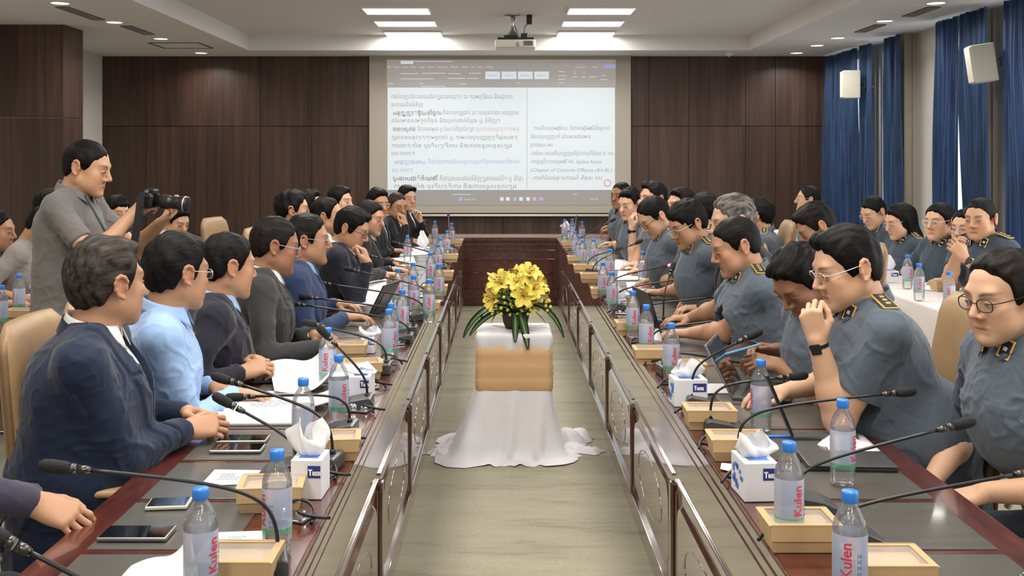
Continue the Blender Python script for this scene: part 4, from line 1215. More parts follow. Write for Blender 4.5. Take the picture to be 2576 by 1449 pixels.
for cx_, cy_, w_, h_ in ((-.40, -.10, .07, .045), (-.33, .02, .08, .06), (.33, .0, .09, .05), (.42, -.05, .07, .035), (.30, .12, .10, .12), (.38, .2, .08, .09), (-.3, .16, .08, .06)):
    def fn(u, v, cx_=cx_, cy_=cy_, w_=w_, h_=h_ * .75):
        a = u * 2 * PI; rr = (1 - v) ** .6
        return (cx_ + w_ * rr * math.cos(a) * (1 + .25 * math.sin(3*a + cx_*30) + .12 * math.sin(7*a)), cy_ + w_ * .8 * rr * math.sin(a) * (1 + .2 * math.sin(4*a)), .003 + h_ * (1 - rr ** 2) + .008 * math.sin(5 * a + v * 6) * (1 - v) * v * 3)
    bm = bmesh.new(); add_grid(bm, fn, 30, 10, closed_u=True); obj('pooled_hem', bm, M['cloth'], stand)

# arrangement
flo = thing('flower_arrangement', 'yellow lilies with buds, berries and long drooping leaves on the covered stand', 'flower arrangement', ST + Vector((.01, 0, .673)))
M['petal'] = plain('yellow_petal', srgb(232, 212, 92), .5, var=.06, scale=20, coord='Object')
M['petal_pale'] = plain('pale_yellow_petal', srgb(232, 222, 128), .5, var=.06, scale=20)
M['stamen'] = plain('rust_anther', srgb(150, 90, 30), .7)
M['stem'] = plain('green_stem', srgb(74, 110, 44), .55, var=.15, scale=20)
M['leaf'] = plain('deep_green_leaf', srgb(52, 92, 44), .42, var=.2, scale=20)
M['berry'] = plain('yellow_berry', srgb(206, 200, 70), .45, var=.1)
M['pot'] = plain('dark_basket', srgb(58, 40, 32), .7, var=.3, scale=60)
def leaf_stripe():
    m, nt, b, N, L = newmat('variegated_leaf')
    uv = N.new('ShaderNodeUVMap')
    sx = N.new('ShaderNodeSeparateXYZ'); L.new(uv.outputs[0], sx.inputs[0])
    r = ramp(nt, sx.outputs['X'], [(0.0, srgb(34, 66, 34)), (0.30, srgb(46, 84, 40)), (0.5, srgb(150, 176, 110)), (0.70, srgb(46, 84, 40)), (1.0, srgb(34, 66, 34))])
    L.new(r.outputs['Color'], b.inputs['Base Color']); b.inputs['Roughness'].default_value = .35
    return m
M['leaf2'] = leaf_stripe()
bm = bmesh.new(); add_lathe(bm, [(0, 0), (.055, 0), (.068, .03), (.078, .085), (.082, .09), (.07, .09), (0, .08)], 24); obj('basket', bm, M['pot'], flo)
def lily(c, d, size, mat, name='lily'):
    c = Vector(c); d = Vector(d).normalized()
    q = Vector((0, 0, 1)).rotation_difference(d).to_matrix().to_4x4()
    bm = bmesh.new()
    for k in range(6):
        a = k * PI / 3 + (.0 if k % 2 else .05)
        wd = .36 if k % 2 else .44
        def fn(u, v, a=a, wd=wd):
            # v along the petal
            r = size * (.06 + .95 * math.sin(min(v, 1) * 1.45) )
            z = size * (.62 * math.sin(v * 1.9) - .35 * v * v)
            w = size * wd * math.sin(PI * min(.99, (v * .95 + .04)) ** 1.0) ** .75 * (1.05 - .55 * v) * .95
            x = (u - .5) * 2 * w
            z2 = z + abs(u - .5) ** 2 * size * .35 + .02 * size * math.sin(v * 14) * abs(u - .5) * 2
            ca, sa = math.cos(a), math.sin(a)
            return q @ Vector((ca * r - sa * x, sa * r + ca * x, z2))
        add_grid(bm, fn, 7, 12)
    f = obj(name, bm, mat, flo, loc=c)
    bm = bmesh.new()
    for k in range(6):
        a = k * PI / 3 + .5
        tip = q @ Vector((math.cos(a) * size * .22, math.sin(a) * size * .22, size * .62))
        add_tube(bm, [(0, 0, 0), tip], size * .012, 5)
        add_tube(bm, [tip - Vector((.08 * size, 0, 0)), tip + Vector((.08 * size, 0, .02 * size))], size * .035, 6)
    obj('stamen', bm, M['stamen'], f)
def fpx(px, py, dy=0): 
    p = W(px, py, ST.y + dy); return p - flo.location
for px, py, dy, d, sz in ((1330, 690, -.06, (.5, -.6, .9), .07), (1302, 716, -.08, (-.2, -.8, .9), .068), (1340, 728, -.10, (.6, -.9, .5), .068), (1316, 745, -.12, (.1, -1, .3), .075), (1262, 715, -.02, (-.5, -.7, .6), .082), (1246, 752, -.04, (-1, -.6, .1), .078), (1322, 700, .0, (.3, -.3, 1), .082), (1352, 715, .04, (1, -.2, .5), .08), (1290, 700, .05, (-.1, .1, 1), .08), (1335, 755, -.05, (.9, -.7, -.1), .075), (1275, 760, .08, (-.4, .8, .4), .075), (1345, 740, .1, (.6, .8, .4), .075)):
    lily(fpx(px, py, dy), d, sz, M['petal'] if int(px) % 2 == 0 else M['petal_pale'])
def bud(a, b, r, mat):
    a, b = Vector(a), Vector(b); bm = bmesh.new()
    add_tube(bm, [a.lerp(b, t) - a for t in (0, .15, .4, .7, .9, 1)], [r*.35, r*.8, r, r*.75, r*.4, r*.1], 10)
    obj('lily_bud', bm, mat, flo, loc=a)
bud(fpx(1252, 706, 0), fpx(1225, 686, 0), .014, M['petal_pale']); bud(fpx(1298, 690, 0), fpx(1300, 664, 0), .016, M['petal']); bud(fpx(1278, 694, 0), fpx(1268, 682, -.03), .011, M['petal_pale'])
bud(fpx(1326, 712, -.03), fpx(1348, 695, -.03), .012, M['petal_pale']); bud(fpx(1370, 765, 0), fpx(1384, 750, 0), .009, M['petal'])
bm = bmesh.new(); rnd = random.Random(11)
for k in range(26):
    a = rnd.uniform(0, 2*PI); r = rnd.uniform(.05, .12)
    add_tube(bm, bez((.02*math.cos(a), .02*math.sin(a), .07), (.03*math.cos(a), .03*math.sin(a), .14), (r*math.cos(a)*.8, r*math.sin(a)*.8, .14), (r*math.cos(a), r*math.sin(a), rnd.uniform(.10, .24)), 5), .0028, 5)
obj('stem', bm, M['stem'], flo)
# berries: every one a part
bme = bmesh.new(); bmesh.ops.create_icosphere(bme, subdivisions=2, radius=.0095)
for f in bme.faces: f.smooth = True
bmesh_me = bpy.data.meshes.new('berry'); bme.to_mesh(bmesh_me); bme.free()
for px, py in ((1262, 775), (1245, 770), (1278, 780), (1290, 772), (1300, 790), (1285, 792), (1262, 790), (1312, 782), (1325, 775), (1296, 760), (1272, 762), (1328, 790), (1312, 802), (1252, 785), (1338, 768), (1380, 758), (1386, 772), (1372, 770), (1378, 782), (1283, 765), (1268, 748), (1240, 790), (1305, 770), (1318, 765), (1334, 780), (1293, 800)):
    link('berry', bmesh_me, M['berry'], flo, loc=fpx(px + rnd.uniform(-2, 2), py, rnd.uniform(-.13, -.07)))
# filler foliage leaves and the long drooping leaves
def blade(pts, w, mat, name='leaf', twist=0.0):
    pts = [Vector(p) for p in pts]
    n = len(pts); bm = bmesh.new(); uvl = bm.loops.layers.uv.new('UVMap')
    rows = []
    for i, p in enumerate(pts):
        t = (pts[min(i+1, n-1)] - pts[max(i-1, 0)]).normalized()
        side = t.cross(Vector((0, -.35, 1))).normalized() if abs(t.z) < .95 else Vector((1, 0, 0))
        side = (Matrix.Rotation(twist, 3, t) @ side)
        nrm = side.cross(t)
        ww = w * max(.03, math.sin(PI * min(.97, .10 + .88 * i / (n - 1))) ** .7)
        rows.append([bm.verts.new(p + side * ww * (k - 2) / 2 - nrm * abs(k - 2) * ww * -.12) for k in range(5)])
    for i in range(n - 1):
        for k in range(4):
            f = bm.faces.new((rows[i][k], rows[i][k+1], rows[i+1][k+1], rows[i+1][k])); f.smooth = True
            for lp, u in zip(f.loops, (k/4, (k+1)/4, (k+1)/4, k/4)): lp[uvl].uv = (u, i / n)
    bmesh.ops.solidify(bm, geom=bm.faces[:], thickness=.0015)
    return obj(name, bm, mat, flo)
o0 = Vector((0, -.03, .08))
def droop(px, py, dy, w, up=.06, twist=0.0, n=12, mat=None):
    e = fpx(px, py, dy)
    m1 = o0 + (e - o0) * .35 + Vector((0, 0, up + .05)); m2 = o0 + (e - o0) * .85 + Vector((0, 0, up))
    blade(bez(o0, m1, m2, e, n), w, mat or M['leaf2'], twist=twist)
droop(1166, 850, -.06, .030, .10); droop(1182, 845, -.1, .026, .05); droop(1210, 800, .0, .03, .08); droop(1328, 880, -.22, .026, .06, PI/2 * 0); droop(1296, 862, -.22, .022, .04)
droop(1418, 850, -.08, .026, .12); droop(1395, 800, .04, .03, .06); droop(1390, 790, -.05, .03, .05); droop(1236, 815, .1, .03, .05); droop(1372, 815, .12, .026, .04)
for k in range(44):
    a = rnd.uniform(0, 2*PI); r = rnd.uniform(.06, .15); z = rnd.uniform(.07, .19)
    e = Vector((r*math.cos(a), r*math.sin(a) - .02, z)); s_ = e * .5; s_.z = z * .8 + .02
    blade(bez(s_, s_.lerp(e, .4) + Vector((0, 0, .02)), s_.lerp(e, .8) + Vector((0, 0, .015)), e, 6), .014, M['leaf'], 'leaf')
# ------------------------------------------------------------ sculpting engine: blended volumes turned into one surface
f32 = np.float32
def NV(v): return np.array(v, dtype=f32)
def nrm(v):
    v = np.array(v, dtype=float); return v / (np.linalg.norm(v) + 1e-9)
def d_cone(P, a, b, ra, rb):
    ab = b - a; L2 = float(ab @ ab) + 1e-9
    h = np.clip(((P - a) @ ab) / L2, 0, 1)
    return np.sqrt(((P - a - h[:, None] * ab) ** 2).sum(1)) - (ra + (rb - ra) * h)
def d_ell(P, c, R, r):
    q = (P - c) @ R            # R columns are the local axes
    k0 = np.sqrt(((q / r) ** 2).sum(1)); k1 = np.sqrt(((q / (r * r)) ** 2).sum(1)) + 1e-9
    return np.where(k0 < .05, -r.min(), k0 * (k0 - 1) / k1)
def smin(a, b, k):
    h = np.maximum(k - np.abs(a - b), 0) / k
    return np.minimum(a, b) - h * h * k * .25
def smax(a, b, k):
    h = np.maximum(k - np.abs(a - b), 0) / k
    return np.maximum(a, b) + h * h * k * .25
I3 = np.eye(3, dtype=f32)
class Vol:
    def __init__(s): s.p = []; s.post = []
    def cone(s, a, b, ra, rb, k=.02, sub=False):
        a, b = NV(a), NV(b)
        c = (a + b) / 2; rad = float(np.linalg.norm(b - a)) / 2 + max(ra, rb)
        s.p.append((c, rad, k, sub, lambda P: d_cone(P, a, b, ra, rb))); return s
    def ell(s, c, r, R=None, k=.02, sub=False):
        c, r = NV(c), NV(r); R = I3 if R is None else np.array(R, dtype=f32)
        s.p.append((c, float(r.max()), k, sub, lambda P: d_ell(P, c, R, r))); return s
    def bounds(s):
        lo = np.min([c - rad for c, rad, k, sub, f in s.p if not sub], axis=0); hi = np.max([c + rad for c, rad, k, sub, f in s.p if not sub], axis=0)
        return lo - .02, hi + .02
    def ev(s, P, cull=True):
        d = np.full(len(P), .5, dtype=f32)
        for c, rad, k, sub, f in s.p:
            if cull:
                r2 = ((P - c) ** 2).sum(1); m = np.nonzero(r2 < (rad + .03 + k) ** 2)[0]
                if len(m) == 0: continue
                v = f(P[m]); d[m] = smax(d[m], -v, k) if sub else smin(d[m], v, k)
            else:
                v = f(P); d = smax(d, -v, k) if sub else smin(d, v, k)
        for g in s.post: d = g(P, d)
        return d.astype(f32)
def surface(vol, h, name='body', B=8):
    lo, hi = vol.bounds()
    n = np.ceil((hi - lo) / h / B).astype(int)
    N = n * B + 1
    cs = [lo[i] + (np.arange(n[i]) + .5) * B * h for i in range(3)]
    cg = np.stack(np.meshgrid(*cs, indexing='ij'), -1).reshape(-1, 3).astype(f32)
    dc = vol.ev(cg, cull=False)
    act = np.abs(dc) < B * h * .87 * 1.35 + .012
    D = np.empty(N, dtype=f32)
    # far cells carry the sign of their block
    full = np.repeat(np.repeat(np.repeat(dc.reshape(n), B, 0), B, 1), B, 2)
    D[:-1, :-1, :-1] = full; D[-1] = .5; D[:, -1] = .5; D[:, :, -1] = .5
    ai = np.array(np.unravel_index(np.nonzero(act)[0], n)).T * B
    oi = np.stack(np.meshgrid(*[np.arange(B + 1)] * 3, indexing='ij'), -1).reshape(-1, 3)
    strd = np.array([N[1] * N[2], N[2], 1])
    mask = np.zeros(N[0] * N[1] * N[2], dtype=bool)
    for k in range(0, len(ai), 4000):
        mask[((ai[k:k+4000, None, :] + oi[None]) @ strd).ravel()] = True
    idx = np.nonzero(mask)[0]
    Df = D.ravel()
    for k in range(0, len(idx), 400000):
        ii = idx[k:k+400000]
        x = ii // strd[0]; y = (ii // strd[1]) % N[1]; z = ii % N[2]
        P = np.stack([lo[0] + x * h, lo[1] + y * h, lo[2] + z * h], 1).astype(f32)
        Df[ii] = vol.ev(P)
    S = (D < 0)
    s8 = S.view(np.uint8)
    cnt = sum(s8[i:N[0]-1+i, j:N[1]-1+j, k:N[2]-1+k] for i in (0, 1) for j in (0, 1) for k in (0, 1))
    cx, cy, cz = np.nonzero((cnt > 0) & (cnt < 8))
    M_ = len(cx)
    vid = np.full(N, -1, dtype=np.int32); vid[cx, cy, cz] = np.arange(M_)
    corner = [(i, j, k) for i in (0, 1) for j in (0, 1) for k in (0, 1)]
    cv = np.stack([D[cx + i, cy + j, cz + k] for i, j, k in corner], 1)
    acc = np.zeros((M_, 3)); w = np.zeros(M_)
    for a in range(8):
        for b in range(a + 1, 8):
            if sum(abs(corner[a][t] - corner[b][t]) for t in range(3)) != 1: continue
            m = (cv[:, a] < 0) != (cv[:, b] < 0)
            t = cv[m, a] / (cv[m, a] - cv[m, b] + 1e-12)
            acc[m] += np.array(corner[a]) + t[:, None] * (np.array(corner[b]) - np.array(corner[a])); w[m] += 1
    V = lo + (np.stack([cx, cy, cz], 1) + acc / w[:, None]) * h
    Q = []
    for ax in range(3):
        o = [0, 0, 0]; o[ax] = 1
        A = S[tuple(slice(0, N[t] - o[t]) for t in range(3))]; Bb = S[tuple(slice(o[t], N[t]) for t in range(3))]
        e = np.array(np.nonzero(A != Bb))
        u, v = [(1, 2), (2, 0), (0, 1)][ax]
        ok = (e[u] > 0) & (e[v] > 0); e = e[:, ok]
        flip = A[tuple(e)]
        def g(du, dv):
            q = e.copy(); q[u] -= du; q[v] -= dv; return vid[tuple(q)]
        q = np.stack([g(0, 0), g(1, 0), g(1, 1), g(0, 1)], 1)
        q[~flip] = q[~flip][:, ::-1]
        Q.append(q)
    Q = np.concatenate(Q); Q = Q[(Q >= 0).all(1)]
    return V.astype(f32), Q
def to_mesh(name, V, Q, cols=None):
    me = bpy.data.meshes.new(name)
    me.vertices.add(len(V)); me.vertices.foreach_set('co', V.astype(f32).ravel())
    me.loops.add(len(Q) * 4); me.loops.foreach_set('vertex_index', Q.astype(np.int32).ravel())
    me.polygons.add(len(Q)); me.polygons.foreach_set('loop_start', np.arange(0, len(Q) * 4, 4, dtype=np.int32))
    me.polygons.foreach_set('loop_total', np.full(len(Q), 4, dtype=np.int32)) if False else None
    me.update(calc_edges=True)
    me.polygons.foreach_set('use_smooth', np.ones(len(Q), dtype=bool))
    if cols is not None:
        a = me.color_attributes.new('Col', 'FLOAT_COLOR', 'POINT')
        a.data.foreach_set('color', np.concatenate([cols, np.ones((len(cols), 1))], 1).astype(f32).ravel())
    me.validate()
    return me
def waves(P, freq, seed, n=5):
    r = np.random.RandomState(seed); d = np.zeros(len(P), dtype=f32)
    for i in range(n):
        k = r.normal(size=3); k = k / np.linalg.norm(k) * freq * r.uniform(.6, 1.6)
        k2 = r.normal(size=3) * freq * .5
        d += np.sin(P @ k.astype(f32) + 1.4 * np.sin(P @ k2.astype(f32) + r.uniform(0, 6)) + r.uniform(0, 6))
    return d / n

def vcol_mat(name, rough, sss=0.0, bmp=0.1, scale=120.0, spec=.4, sheen=0.0):
    m, nt, b, N, L = newmat(name)
    at = N.new('ShaderNodeVertexColor'); at.layer_name = 'Col'
    nz = noise_chain(nt, scale, (1, 1, 1), 3)
    mr = N.new('ShaderNodeMapRange'); L.new(nz.outputs['Fac'], mr.inputs['Value']); mr.inputs['To Min'].default_value = .93; mr.inputs['To Max'].default_value = 1.07
    hs = N.new('ShaderNodeHueSaturation'); L.new(at.outputs['Color'], hs.inputs['Color']); L.new(mr.outputs['Result'], hs.inputs['Value'])
    L.new(hs.outputs['Color'], b.inputs['Base Color'])
    b.inputs['Roughness'].default_value = rough; b.inputs['Specular IOR Level'].default_value = spec
    if sss:
        b.inputs['Subsurface Weight'].default_value = sss; b.inputs['Subsurface Radius'].default_value = (1, .35, .2); b.inputs['Subsurface Scale'].default_value = .006
    bump(nt, nz.outputs['Fac'], b, bmp, .002)
    return m
M['skin'] = vcol_mat('skin', .52, 0.12, .06, 160)
def hair_mat(name, c0, c1):
    m, nt, b, N, L = newmat(name)
    nz = noise_chain(nt, 90.0, (1, .12, .5), 3)
    nz2 = noise_chain(nt, 22.0, (1, .5, .5), 2)
    r = ramp(nt, nz.outputs['Fac'], [(.35, c0), (.7, c1)])
    L.new(r.outputs['Color'], b.inputs['Base Color']); b.inputs['Roughness'].default_value = .58; b.inputs['Specular IOR Level'].default_value = .16
    b.inputs['Anisotropic'].default_value = .5
    bump(nt, nz.outputs['Fac'], b, .7, .006)
    return m
M['hair_black'] = hair_mat('black_hair', srgb(6, 5, 5), srgb(22, 19, 18))
M['hair_dark'] = hair_mat('dark_brown_hair', srgb(11, 9, 8), srgb(34, 28, 24))
M['hair_grey'] = hair_mat('greying_hair', srgb(24, 20, 19), srgb(72, 64, 58))
M['hair_silver'] = hair_mat('grey_hair', srgb(48, 44, 42), srgb(136, 130, 124))
def fabric(name, col, rough=.8, weave=400, var=.08, sheen=.15):
    m, nt, b, N, L = newmat(name)
    n1 = noise_chain(nt, weave, (1, 1, 1), 2); n2 = noise_chain(nt, 7.0, (1, 1, 1), 4)
    c0 = tuple(v * (1 - var) for v in col[:3]) + (1,); c1 = tuple(min(1, v * (1 + var)) for v in col[:3]) + (1,)
    r = ramp(nt, n1.outputs['Fac'], [(.3, c0), (.7, c1)])
    L.new(r.outputs['Color'], b.inputs['Base Color'])
    b.inputs['Roughness'].default_value = rough; b.inputs['Specular IOR Level'].default_value = .25; b.inputs['Sheen Weight'].default_value = sheen
    # small creases of the cloth
    n3 = noise_chain(nt, 9.0, (1, 1, .55), 3, rough=.45)
    bump(nt, n3.outputs['Fac'], b, .5, .03)
    return m
FAB = {}
for k, c in dict(navy=(25, 36, 60), midnight=(28, 29, 42), charcoal=(54, 54, 54), blue_suit=(50, 66, 100), black_suit=(27, 26, 30), purple_grey=(58, 54, 70), officer=(82, 92, 103), officer_w=(54, 68, 80),
                 light_blue=(150, 180, 222), pale_blue=(178, 196, 224), white=(228, 226, 226), grey_tee=(140, 134, 130), grey_polo=(112, 108, 107), pattern=(196, 198, 208), trouser=(34, 34, 42), officer_trouser=(52, 60, 74), jeans=(52, 60, 78)).items():
    FAB[k] = fabric(k + '_cloth', srgb(*c))
SK = {'fair': (206, 163, 133), 'mid': (194, 149, 118), 'tan': (180, 136, 106), 'deep': (154, 112, 86)}

# ------------------------------------------------------------ heads and hands
def frame(fwd, up):
    f = nrm(fwd); u = np.array(up, float); u = nrm(u - f * (u @ f)); r = np.cross(f, u)
    return np.stack([r, f, u], 1)          # columns: right, forward, up
HK = 1.06
def head_vol(v0, c, R, sx=1.0, fem=0.0, far=False):
    """c head centre; R columns right, forward, up"""
    c = np.array(c, float)
    T = lambda x, y, z: c + R @ np.array([x * sx, y, z]) * HK
    class v:
        cone = staticmethod(lambda a, b, ra, rb, k=.02, sub=False: v0.cone(a, b, ra * HK, rb * HK, k, sub))
        ell = staticmethod(lambda c, r, R=None, k=.02, sub=False: v0.ell(c, np.array(r) * HK, R, k, sub))
    E = lambda x, y, z, a, b, d, k=.02, sub=False: v.ell(T(x, y, z), (a * sx, b, d), R, k, sub)
    E(0, -.012, .030, .0755, .096, .080, .02)
    E(0, .020, -.042, .058, .066, .070, .035)
    for s in (-1, 1):
        v.cone(T(s*.050, -.010, -.056), T(s*.022, .062, -.098), .020, .018, .03)
        E(s*.040, .054, -.026, .022, .022, .022, .03)
        E(s*.034, .044, -.064, .028, .028, .030, .03)
    E(0, .074, -.103, .020, .018, .016, .022)
    v.cone(T(-.034, .072, .020), T(.034, .072, .020), .015, .015, .022)
    for s in (-1, 1):
        E(s*.032, .098, -.002, .019, .017, .012, .016, True)
        E(s*.032, .0735, -.003, .0150, .0150, .0120, .006)
    if not far:
        v.cone(T(0, .084, .010), T(0, .106, -.030), .0070, .0105, .014)
        for s in (-1, 1): E(s*.0135, .092, -.036, .0085, .011, .0075, .008)
        for s in (-1, 1): E(s*.007, .101, -.0445, .0035, .004, .004, .003, True)
        v.cone(T(-.019, .0785, -.067), T(.019, .0785, -.067), .0055, .0055, .012)
        v.cone(T(-.016, .0790, -.0765), T(.016, .0790, -.0765), .0062, .0062, .012)
        v.cone(T(-.021, .0880, -.0715), T(.021, .0880, -.0715), .0022, .0022, .004, True)
    else:
        v.cone(T(0, .082, .008), T(0, .104, -.032), .009, .014, .014)
        v.cone(T(-.016, .079, -.072), T(.016, .079, -.072), .0095, .0095, .010)
    for s in (-1, 1):
        Re = R @ np.array(Matrix.Rotation(s * -.35, 3, 'Z') @ Matrix.Rotation(.18, 3, 'X'))
        eo = T(s*.081, -.016, -.003)
        EP = lambda a, ry, rz, dx: eo + Re @ np.array([s * dx, ry * math.cos(a), rz * math.sin(a)]) * HK
        v.ell(eo, (.0055, .016, .028), Re, .006)
        pts = [EP(a, .0175, .029, .0055 + .003 * math.sin(a * .8)) for a in (0.35, .9, 1.5, 2.1, 2.7, 3.3, 3.9)]
        for p0, p1 in zip(pts[:-1], pts[1:]): v.cone(p0, p1, .0048, .0048, .005)
        v.cone(pts[-1], EP(4.6, .010, .031, .004), .0048, .0062, .005)
        v.cone(EP(.1, .013, .01, .004), EP(-.5, .013, .02, .004), .0045, .004, .005)
        v.cone(EP(2.4, .009, .016, .005), EP(3.8, .009, .018, .005), .0035, .0035, .004)
def head_cols(V, c, R, skin, sx=1.0, lipcol=(150, 86, 76), stub=0.0, brow=1.0):
    q = (V - np.array(c)) @ R / HK; x, y, z = np.abs(q[:, 0]) / sx, q[:, 1], q[:, 2]
    base = np.array(srgb(*skin)[:3]); col = np.tile(base, (len(V), 1))
    def mixc(w, rgb):
        w = np.clip(w, 0, 1)[:, None]; col[:] = col * (1 - w) + np.array(srgb(*rgb)[:3]) * w
    r_, g_, b_ = skin
    g = lambda dx, dy, dz: np.exp(-(dx**2 + dy**2 + dz**2))
    mixc(.22 * g((x - .045) / .03, (y - .06) / .04, (z + .03) / .028), (min(255, r_ + 8), g_ - 22, b_ - 20))
    mixc(.22 * g(x / .016, (y - .105) / .02, (z + .032) / .016), (min(255, r_ + 8), g_ - 18, b_ - 14))
    mixc(.45 * g((x - .083) / .016, (y + .012) / .03, z / .04), (min(255, r_ + 6), g_ - 26, b_ - 24))
    mixc(.62 * np.exp(-((x / .022) ** 4 + ((z + .0715) / .0072) ** 4)) * (y > .05), lipcol)
    mixc(.75 * np.exp(-((x / .023) ** 4 + ((z + .0715) / .0022) ** 2)) * (y > .05), (88, 44, 40))
    bz = .019 + .006 * np.sin(np.clip((x - .012) / .042, 0, 1) * 2.4)
    mixc(.85 * brow * np.exp(-(((x - .033) / .020) ** 6 + ((z - bz) / .0048) ** 2)) * (y > .03), (38, 30, 28))
    if stub: mixc(stub * .35 * (np.exp(-(x / .055) ** 4 - ((z + .092) / .03) ** 2) + np.exp(-(x / .028) ** 4 - ((z + .055) / .007) ** 2)) * (y > .0), (92, 80, 74))
    mixc(.5 * np.exp(-(((x - .032) / .019) ** 4 + ((z + .017) / .007) ** 2)) * (y > .04), (r_ - 30, g_ - 34, b_ - 30))
    return col
def eye_mesh(R, sx, closed=0.5):
    """almond eye with iris on the front of the lids, in head axes at the origin"""
    bm = bmesh.new()
    w, hgt = .0135, .0052 * (1.15 - closed)
    def pt(u, v, off):
        x = (u - .5) * 2 * w; hh = hgt * (1 - (abs(u - .5) * 2) ** 2.2)
        z = (v - .5) * 2 * hh - .12 * hgt; 
        y = math.sqrt(max(1e-6, .0158 ** 2 - x * x - (z * 1.15) ** 2)) + off
        return (x, y, z)
    add_grid(bm, lambda u, v: pt(u, v, -.0001), 11, 5, mi=0)
    ring = [bm.verts.new(pt(.5 + .36 * math.cos(a) * .5, .5 + .5 * math.sin(a) * .96, .0004)) for a in [k * PI / 6 for k in range(12)]]
    f = bm.faces.new(ring); f.material_index = 1
    # upper lash line
    for v0, off, th in ((1.0, .0006, .0011 + .0008 * closed), (0.0, .0002, .0004)):
        add_tube(bm, [pt(i / 8, v0, off) for i in range(9)], th, 5, mi=2)
    me = bpy.data.meshes.new('eye'); bm.normal_update(); bm.to_mesh(me); bm.free()
    for mm in (M['eye_white'], M['iris'], M['lash']): me.materials.append(mm)
    return me
M['eye_white'] = plain('eye_white', srgb(214, 204, 196), .3); M['iris'] = plain('dark_iris', srgb(30, 20, 16), .15, coat=.5); M['lash'] = plain('lash_line', srgb(34, 24, 22), .6)

def hair_vol(c, R, style, sx=1.0, seed=0):
    """short hair as a shell over the skull, cut along a hairline"""
    c = np.array(c, float); v0 = Vol()
    T = lambda x, y, z: c + R @ np.array([x * sx, y, z]) * HK
    class v:
        cone = staticmethod(lambda a, b, ra, rb, k=.02, sub=False: v0.cone(a, b, ra * HK, rb * HK, k, sub))
        ell = staticmethod(lambda c, r, R=None, k=.02, sub=False: v0.ell(c, np.array(r) * HK, R, k, sub))
    top = style.get('top', .016); side = style.get('side', .007)
    v.ell(T(0, -.014, .031 + top * .4), (( .0755 + side) * sx, .096 + side * 1.2, .081 + top * .62), R, .02)
    v.ell(T(0, -.030, .0), ((.073 + side) * sx, .078 + side, .085), R, .02)
    if style.get('quiff'): v.ell(T(style.get('part', 0) * .03, .045, .088), (.050 * sx, .036, .024 + style['quiff']), R, .02)
    if style.get('long'):
        for s in (-1, 1): v.cone(T(s*.060, -.02, .02), T(s*.066, -.035, -.14), .030, .026, .03)
        v.cone(T(0, -.075, .03), T(0, -.085, -.19), .055, .05, .04); v.cone(T(0, -.08, -.15), T(.0, -.10, -.30), .055, .03, .04)
        for s in (-1, 1): v.cone(T(s*.045, -.07, -.1), T(s*.05, -.075, -.27), .035, .024, .03)
    if style.get('bun'): v.ell(T(0, -.118, -.01), (.034, .03, .034), R, .015)
    hl = style.get('line', 0.0); quiff = style.get('quiff', 0)
    ys = np.array([-.13, -.085, -.05, -.034, -.018, -.004, .016, .024, .036, .050, .066, .085, .12])
    zs = np.array([-.066, -.064, -.046, -.010, .014, .004, -.020, -.020, .022, .034, .058, .066, .066]) 
    zs = zs + np.where(ys > .03, hl, 0)
    if style.get('bangs'): zs = zs + np.where(ys > .04, -.022, 0)
    if style.get('long') or style.get('bun'): zs = np.where(ys < .02, -.4 if style.get('long') else zs, zs)
    cf = c.astype(f32); Rf = R.astype(f32)
    strand = style.get('rough', 1.0)
    rs = np.random.RandomState(seed); ph = rs.uniform(0, 6, 8)
    def post(P, d):
        q = (P - cf) @ Rf / HK; x, y, z = q[:, 0] / sx, q[:, 1], q[:, 2]
        # combed strands: ridges that run back from the brow
        w = np.sin(x * 260 + 3 * np.sin(y * 26 + ph[0]) + 2 * np.sin(z * 30 + ph[1])) * .5 + np.sin(x * 130 + z * 90 + 4 * np.sin(y * 18 + ph[2])) * .5
        w2 = np.sin(x * 60 + ph[3] + 2 * np.sin(y * 30 + ph[4])) * np.sin(y * 55 + z * 40 + ph[5])
        d = d - (w * .0016 + w2 * .003) * strand * np.clip((z + .03) / .08, .25, 1)
        line = np.interp(y, ys, zs) + .004 * np.sin(x * 180 + ph[6]) + .003 * np.sin(y * 260 + ph[7]) + (style.get('part', 0) * x * .35 if style.get('part') else 0)
        cut = (line - z) * .8
        # thin out near the edge
        edge = np.clip((z - line) / (.012 + .022 * np.clip((y - .03) / .03, 0, 1)), 0, 1)
        d = d + (1 - edge) ** 1.5 * (side * .8 + (top * .75 + quiff * .8) * np.clip((y - .02) / .05, 0, 1))
        return np.maximum(d, cut)
    v0.post.append(post)
    return v0
HS = {'short': dict(top=.012, side=.0035), 'crop': dict(top=.007, side=.002, rough=.6), 'full': dict(top=.020, side=.007, quiff=.006, rough=1.3), 'quiff': dict(top=.018, side=.004, quiff=.012, part=.5, rough=1.2),
      'side': dict(top=.017, side=.0055, quiff=.004, part=-.6, rough=1.1), 'back': dict(top=.018, side=.008, line=.010, rough=1.0), 'high': dict(top=.012, side=.006, line=.022), 'curly': dict(top=.018, side=.010, rough=2.2),
      'fringe': dict(top=.018, side=.010, bangs=1, rough=1.1), 'long': dict(top=.014, side=.012, long=1, line=.004, rough=.7), 'bun': dict(top=.010, side=.007, bun=1, rough=.6)}

